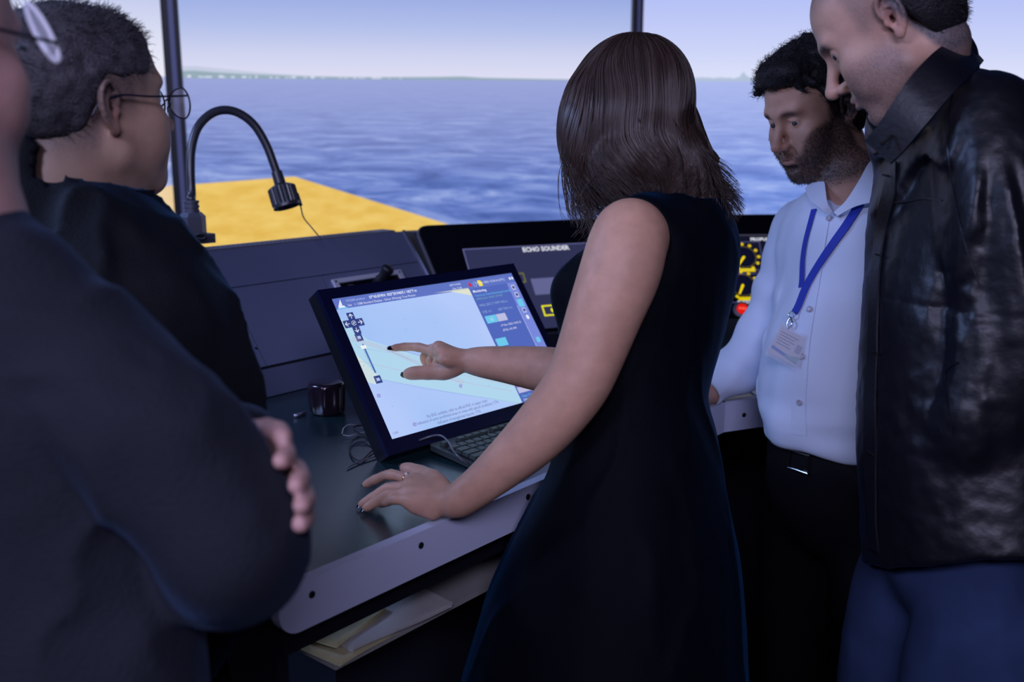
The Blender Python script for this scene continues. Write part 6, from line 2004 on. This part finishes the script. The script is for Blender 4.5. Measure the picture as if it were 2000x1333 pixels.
# jeans
M_jean = mat('denim', (0.020, 0.034, 0.085), 0.85, spec=0.15, bump=(1200, 0.3), vary=(14, 0.2))
Sq = Sdf(); jb = W(1862, 1090, 1.48)
loft(Sq, [(jb + UZ * 0.07, 0.125, 0.080), (jb - UZ * 0.02, 0.140, 0.092)], Ll, 0.02)
for s in (-1, 1):
    b = jb - UZ * 0.08 + Ll * 0.085 * s
    limb(Sq, [(b, 0.094), (b - UZ * 0.18 - np.array((0.018, 0, 0)), 0.088), (b - UZ * 0.36 - np.array((0.012, 0, 0)), 0.068), (np.array((b[0] - .0, b[1], 0.09)), 0.058)], 0.02)
Sq.isect(plane((0, 0, 0.03), (0, 0, -1)), 0.0)
Sq.mod(cloth(0.004, 8, 24, (1, 1, 0.8)))
mesh_obj('jeans', surf(Sq, np.array((jb[0] - .28, jb[1] - .28, 0)), np.array((jb[0] + .28, jb[1] + .28, jb[2] + .1)), 0.007), M_jean, lm, one=True)
for s in (-1, 1): shoe(np.array((jb[0], jb[1], 0)) + Ll * 0.085 * s, Fl, lm)
# =========================================================== man with glasses, seen from behind
gm = empty('person', (-0.52, 1.28, 0), 'man with thin dark glasses and black jacket standing left, seen from behind', 'person')
SKG = np.array((0.44, 0.28, 0.20))
Hg = Fr(W(172, 210, 1.31), (0.66, 0.74, 0.06), (-0.04, -0.05, 1.0))
gNeck = W(135, 400, 1.30)
Sg = Sdf(); head(Sg, Hg, {'jaw': 1.12, 'nose': 0.8})
Sg.add(ecap(Hg.p(0, -0.028, -0.045), gNeck, (0.062, 0.064), (0.070, 0.072), Hg.s), 0.03)
Sg.add(cap(Hg.p(0, 0.03, -0.095), gNeck - UZ * 0.02 + Hg.f * 0.03, 0.035, 0.06), 0.03)
Sg.add(ecap(gNeck - UZ * 0.02, gNeck - UZ * 0.14, (0.062, 0.062), (0.10, 0.075), Hg.s), 0.03)
def scalp_g(s, f, u):
    a = np.abs(s)
    hl = 0.105 * ss(f, 0.045, 0.085) + 0.018 - 0.066 * ss(-f, 0.0, 0.03)
    m = ss(u - hl, -0.03, 0.022)
    fade = 0.75 + 0.25 * ss(u, 0.02, 0.075)
    side = ss(a, 0.045, 0.06) * ss(0.045 - f, 0, 0.02) * ss(u, -0.025, 0.02) * 0.85
    return np.maximum(m * fade, side) * 0.95
lo, hi = box_of([Hg.p(0, 0, .14), Hg.p(0, .13, 0), Hg.p(0, -.13, 0), Hg.p(0, .1, -.12), gNeck - UZ * .1], 0.10)
mesh_obj('body', surf(Sg, lo, hi, 0.0026), M_skin_m, gm, col=skincol(SKG, Hg, None, scalp_g, (0.055, 0.052, 0.062)))
eyeballs(Hg, gm)
def line_g(s, f, u):
    hl = 0.10 * ss(f, 0.055, 0.085) + 0.040 - 0.075 * ss(-f, 0.0, 0.05)
    return hl - u
Sgh = hair_shell(Hg, 9, 0.003, 0.0055, line_g)
lo, hi = box_of([Hg.p(-.1, -.13, .15), Hg.p(.1, .12, -.06), Hg.p(.1, -.13, .15), Hg.p(-.1, .12, .14)], 0.05)
VQ = surf(Sgh, lo, hi, 0.0035)
M_hg = mat('hair_greying', (0.050, 0.047, 0.055), 0.6, spec=0.3, bump=(260, 0.5))
gh = mesh_obj('hair', VQ, M_hg, gm, one=True, label='short greying dark hair')
p_, n_ = sample_surface(biggest(*VQ), 3600, RNG, lambda c: 0.3 + (Hg.loc(c.astype(F32))[2] > 0.08))
strands('short_strands', tuft(p_ - n_ * 0.002, n_ * 0.5, 0.014, Hg.f * 0.4 - Hg.u * 0.1, 4, 3.0, cr=0.002), 0.0006, mat('grey_strand', (0.05, 0.048, 0.06), 0.5), gh)
# glasses
M_gf = mat('glasses_frame', (0.01, 0.012, 0.03), 0.3, spec=0.6)
gl = empty('glasses', Hg.p(0, 0.1, 0), 'thin dark-framed glasses worn by the man standing left', 'glasses')
M_lens = mat('lens', (0.92, 0.95, 1.0), 0.02, spec=0.5, alpha=0.16)
for s in (-1, 1):
    c = Hg.p(0.033 * s, 0.118, 0.002)
    pts_ = [c + Hg.s * 0.0265 * math.cos(t) * (1 if True else 1) + Hg.u * (0.0205 * math.sin(t) - 0.002) - Hg.f * 0.004 * abs(math.cos(t)) for t in np.linspace(0, 2 * math.pi, 33)]
    bm = B(); add_tube(bm, pts_, 0.0012, 6, caps=False); obj('rim', bm, M_gf, gl, smooth=True)
    bm = B(); add_prism(bm, pts_[:-1], Hg.f * 0.0012); obj('lens', bm, M_lens, gl)
    hinge = Hg.p(0.060 * s, 0.112, 0.010); 
    bm = B(); add_tube(bm, catmull([hinge, Hg.p(0.074 * s, 0.088, 0.010), Hg.p(0.081 * s, 0.045, 0.011), Hg.p(0.082 * s, 0.005, 0.014), Hg.p(0.080 * s, -0.022, 0.006), Hg.p(0.076 * s, -0.034, -0.012)], 5), 0.0014, 6); obj('temple', bm, M_gf, gl, smooth=True)
    bm = B(); add_tube(bm, [Hg.p(0.009 * s, 0.117, 0.002), Hg.p(0.011 * s, 0.108, -0.006), Hg.p(0.0115 * s, 0.108, -0.012)], 0.0012, 6); obj('nose_pad', bm, M_gf, gl)
bm = B(); add_tube(bm, [Hg.p(-0.009, 0.1165, 0.004), Hg.p(0, 0.1195, 0.007), Hg.p(0.009, 0.1165, 0.004)], 0.0012, 6); obj('bridge', bm, M_gf, gl, smooth=True)
# black jacket
M_bj = mat('jacket_black_cloth', (0.006, 0.007, 0.010), 0.72, spec=0.15, sheen=0.14, stint=(0.05, 0.35, 0.85), bump=(300, 0.3), vary=(5, 0.2))
Fg = nz((0.45, 0.89, 0)); Rg = np.array((Fg[1], -Fg[0], 0))     # his right, towards the picture centre
Sk = Sdf()
k_ = lambda px, py, d, w, dd: (W(px, py, d), w, dd)
loft(Sk, [(gNeck - UZ * 0.01, 0.090, 0.088), k_(170, 540, 1.30, 0.150, 0.105), k_(185, 640, 1.29, 0.175, 0.115), k_(200, 760, 1.29, 0.195, 0.122), k_(200, 950, 1.29, 0.19, 0.122), k_(200, 1150, 1.29, 0.20, 0.13), k_(200, 1240, 1.29, 0.20, 0.13)], Rg, 0.02)
rs_, ls_ = W(345, 610, 1.27), W(-60, 590, 1.36)
for q in (rs_, ls_): Sk.add(cap(gNeck - UZ * 0.03, q, 0.058, 0.064), 0.05)
limb(Sk, [(rs_, 0.066), (W(380, 700, 1.27), 0.064), (W(405, 780, 1.265), 0.062), (W(412, 880, 1.27), 0.058), (W(410, 960, 1.28), 0.052)], 0.02)
limb(Sk, [(ls_, 0.07), (ls_ - UZ * 0.25, 0.066), (ls_ - UZ * 0.5, 0.055)], 0.02)
gc = W(146, 306, 1.305)
gc = W(132, 286, 1.31)
Sk.add(ecap(gNeck - UZ * 0.02, gc, (0.090, 0.088), (0.087, 0.086), Hg.s), 0.02)
_cy = cap(gNeck + UZ * 0.02, Hg.p(0, 0.0, 0.05), 0.135); _pl = plane(W(165, 312, 1.25), (0.42, 0.15, 1.0))
Sk.sub(lambda p: np.maximum(_cy(p), -_pl(p)), 0.004)
Sk.sub(cap(gNeck, Hg.p(0, -0.005, -0.02), 0.074, 0.080), 0.004)
Sk.isect(plane(W(200, 1250, 1.29), -UZ), 0.0)
Sk.mod(cloth(0.014, 7, 51, (1, 1, 0.8), 0.002))
mesh_obj('jacket', surf(Sk, np.array((-0.95, 0.98, 0.72)), np.array((-0.25, 1.6, 1.48)), 0.0055), M_bj, gm, one=True)
collar_leaf('collar', [W(205, 388, 1.245), W(232, 378, 1.25), W(262, 374, 1.27), W(297, 371, 1.30)],
            [W(200, 400, 1.235), W(232, 412, 1.235), W(262, 420, 1.26), W(285, 424, 1.29)], 0.005, M_bj, gm)
Sn = Sdf(); nb_ = W(200, 1240, 1.29)
loft(Sn, [(nb_ + UZ * 0.06, 0.165, 0.11), (nb_ - UZ * 0.05, 0.170, 0.12)], Rg, 0.02)
for s in (-1, 1):
    b = nb_ - UZ * 0.06 + Rg * 0.085 * s
    limb(Sn, [(b, 0.092), (b - UZ * 0.3, 0.075), (np.array((b[0], b[1], 0.09)), 0.058)], 0.02)
Sn.isect(plane((0, 0, 0.03), (0, 0, -1)), 0.0)
mesh_obj('trousers', surf(Sn, np.array((nb_[0] - .28, nb_[1] - .28, 0)), np.array((nb_[0] + .28, nb_[1] + .28, nb_[2] + .1)), 0.012), M_trous, gm, one=True)
for s in (-1, 1): shoe(np.array((nb_[0], nb_[1], 0)) + Rg * 0.085 * s, Fg, gm)

# =========================================================== man in the foreground, partly outside the frame
fm = empty('person', (-0.55, 0.75, 0), 'blurred man in dark grey jacket nearest the camera at the left edge', 'person')
SKF = np.array((0.50, 0.29, 0.26))
Hf = Fr(W(-190, 100, 0.86), (0.40, 0.91, -0.04), (0.0, 0.0, 1.0))
fN = W(-150, 450, 0.88)
Sf = Sdf(); head(Sf, Hf, {'jaw': 0.92})
Sf.add(ecap(Hf.p(0, -0.028, -0.045), fN, (0.064, 0.066), (0.072, 0.074), Hf.s), 0.03)
Sf.add(ecap(fN, fN - UZ * 0.10, (0.08, 0.08), (0.13, 0.09), Hf.s), 0.04)
# left hand holding the right elbow: fingers wrap round the sleeve
lo, hi = box_of([Hf.p(0, 0, .14), Hf.p(0, .13, 0), Hf.p(0, -.13, 0), Hf.p(0, .1, -.12), fN - UZ * .08], 0.09)
hb = W(520, 880, 0.93)
Ff = nz((0.55, 0.83, 0)); Rf = np.array((Ff[1], -Ff[0], 0))
fSh = W(20, 585, 0.88); fEl = W(450, 1070, 0.86)
lfa = [(W(150, 900, 1.02), 0.038), (W(370, 890, 1.00), 0.032), (W(470, 870, 0.975), 0.027)]
limb(Sf, lfa, 0.01)
limb(Sf, [(fN - UZ * .08 - Rf * .1, 0.045), (fN - Rf * 0.19 - UZ * 0.22 + Ff * 0.03, 0.036), (W(150, 900, 1.03), 0.034)], 0.02)
kn = [W(520, 868, 0.935), W(542, 905, 0.925), W(554, 945, 0.915), W(562, 985, 0.91)]
for i, q in enumerate(kn):
    limb(Sf, [(lfa[-1][0], 0.020), (lfa[-1][0] * .45 + q * .55, 0.016), (q, 0.0125)], 0.014, 3)
tips = [[W(554, 878, 0.905), W(558, 892, 0.875), W(548, 902, 0.850)], [W(578, 918, 0.900), W(586, 935, 0.868), W(578, 950, 0.842)], [W(590, 960, 0.895), W(596, 977, 0.862), W(588, 990, 0.838)], [W(590, 1000, 0.895), W(594, 1014, 0.865), W(586, 1026, 0.842)]]
for q, t_ in zip(kn, tips): finger(Sf, [q] + t_, 0.0088, 0.0072, 0.004)
finger(Sf, [lfa[-1][0] + UZ * 0.01, W(520, 842, 0.94), W(542, 846, 0.91), W(552, 856, 0.885)], 0.012, 0.0085)
lo2, hi2 = box_of([lo + 0.0, hi, W(640, 1060, 0.84), W(520, 840, 1.0), W(150, 900, 1.05)], 0.05)
mesh_obj('body', surf(Sf, lo2, hi2, 0.0034), M_skin_m, fm, col=skincol(SKF, Hf, None, lambda s, f, u: ss(u - 0.045 - 0.1 * ss(f, 0.0, 0.06), 0, 0.03) * 0.6, (0.12, 0.11, 0.13)))
eyeballs(Hf, fm)
fg = empty('glasses', Hf.p(0, 0.1, 0), 'glasses worn by the nearest man, lenses painted white with screen glare, left edge', 'glasses')
M_tl = bpy.data.materials.new('lens_screen_glare'); M_tl.use_nodes = True; _n = M_tl.node_tree; _n.nodes.clear()  # white translucent lens stands in for the bright screen seen in the glass
_a = _n.nodes.new('ShaderNodeBsdfTranslucent'); _a.inputs[0].default_value = (0.95, 0.97, 1, 1); _b = _n.nodes.new('ShaderNodeBsdfDiffuse'); _b.inputs[0].default_value = (0.9, 0.93, 1, 1); _m = _n.nodes.new('ShaderNodeMixShader'); _m.inputs[0].default_value = 0.25
_n.links.new(_a.outputs[0], _m.inputs[1]); _n.links.new(_b.outputs[0], _m.inputs[2]); _o = _n.nodes.new('ShaderNodeOutputMaterial'); _n.links.new(_m.outputs[0], _o.inputs[0])
M_wf = mat('white_frame', (0.9, 0.92, 1.0), 0.3, spec=0.5, trans=0.0)
for s in (-1, 1):
    c = Hf.p(0.066 * s, 0.108, 0.026)
    pts_ = [c - Hf.f * 0.006 + Hf.s * (0.009 * math.cos(t) + (0.014 if s < 0 else -0.014) - 0.016 * math.sin(t) * s) + Hf.u * 0.026 * math.sin(t) for t in np.linspace(0, 2 * math.pi, 33)]
    bm = B(); add_tube(bm, pts_, 0.0030, 8, caps=False); obj('rim', bm, M_wf, fg, smooth=True)
    bm = B(); add_prism(bm, pts_[:-1], Hf.f * 0.0015); obj('lens', bm, M_tl, fg)
    bm = B(); add_tube(bm, catmull([Hf.p(0.063 * s, 0.112, 0.018), Hf.p(0.078 * s, 0.08, 0.016), Hf.p(0.083 * s, 0.0, 0.018), Hf.p(0.078 * s, -0.03, -0.005)], 5), 0.0018, 6); obj('temple', bm, M_gf, fg, smooth=True)
bm = B(); add_tube(bm, [Hf.p(-0.009, 0.119, 0.014), Hf.p(0, 0.122, 0.017), Hf.p(0.009, 0.119, 0.014)], 0.0018, 6); obj('bridge', bm, M_gf, fg, smooth=True)
# grey wool jacket
M_gj = mat('jacket_grey_wool', (0.014, 0.0155, 0.023), 0.85, spec=0.2, sheen=0.10, stint=(0.25, 0.45, 0.9), bump=(260, 0.5), vary=(8, 0.18))
Sz = Sdf()
z_ = lambda px, py, d, w, dd: (W(px, py, d), w, dd)
loft(Sz, [(fN - UZ * 0.02, 0.09, 0.085), z_(-110, 660, 0.93, 0.17, 0.11), z_(-40, 850, 0.955, 0.19, 0.12), z_(40, 1050, 0.97, 0.19, 0.12), z_(80, 1250, 0.97, 0.185, 0.12), z_(95, 1500, 0.97, 0.19, 0.12)], Rf, 0.02)
Sz.add(cap(fN - UZ * 0.03, fSh, 0.055, 0.072), 0.04)
Sz.add(cap(fN - UZ * 0.02, fN - Rf * 0.17 - UZ * 0.06, 0.060, 0.070), 0.05)
limb(Sz, [(fSh, 0.074), (W(165, 735, 0.870), 0.073), (W(338, 905, 0.862), 0.073), (fEl, 0.063)], 0.008)
limb(Sz, [(fEl, 0.062), (W(420, 1080, 0.93), 0.054), (W(300, 1000, 1.02), 0.046), (W(200, 930, 1.06), 0.040)], 0.02)
limb(Sz, [(fN - Rf * 0.17 - UZ * 0.06, 0.07), (fN - Rf * 0.19 - UZ * 0.22 + Ff * 0.03, 0.065), (W(140, 905, 1.03), 0.052), (W(330, 885, 1.02), 0.046), (W(470, 866, 0.985), 0.040)], 0.02)
Sz.sub(cap(fN + UZ * 0.02, Hf.p(0, 0.0, -0.03), 0.074, 0.085), 0.006)
Sz.mod(cloth(0.010, 7, 61, (1, 1, 1), 0.0))
mesh_obj('jacket', surf(Sz, np.array((-0.80, 0.48, 0.62)), np.array((-0.08, 1.12, 1.52)), 0.0055), M_gj, fm, one=True)
Sv = Sdf(); nb_ = np.array((-0.36, 0.80, 0.80))
loft(Sv, [(nb_ + UZ * 0.10, 0.165, 0.11), (nb_ - UZ * 0.02, 0.170, 0.12)], Rf, 0.02)
for s in (-1, 1):
    b = nb_ - UZ * 0.04 + Rf * 0.085 * s
    limb(Sv, [(b, 0.092), (b - UZ * 0.3, 0.075), (np.array((b[0], b[1], 0.09)), 0.058)], 0.02)
Sv.isect(plane((0, 0, 0.03), (0, 0, -1)), 0.0)
mesh_obj('trousers', surf(Sv, np.array((nb_[0] - .28, nb_[1] - .28, 0)), np.array((nb_[0] + .28, nb_[1] + .28, nb_[2] + .14)), 0.012), M_trous, fm, one=True)
for s in (-1, 1): shoe(np.array((nb_[0], nb_[1], 0)) + Rf * 0.085 * s, Ff, fm)
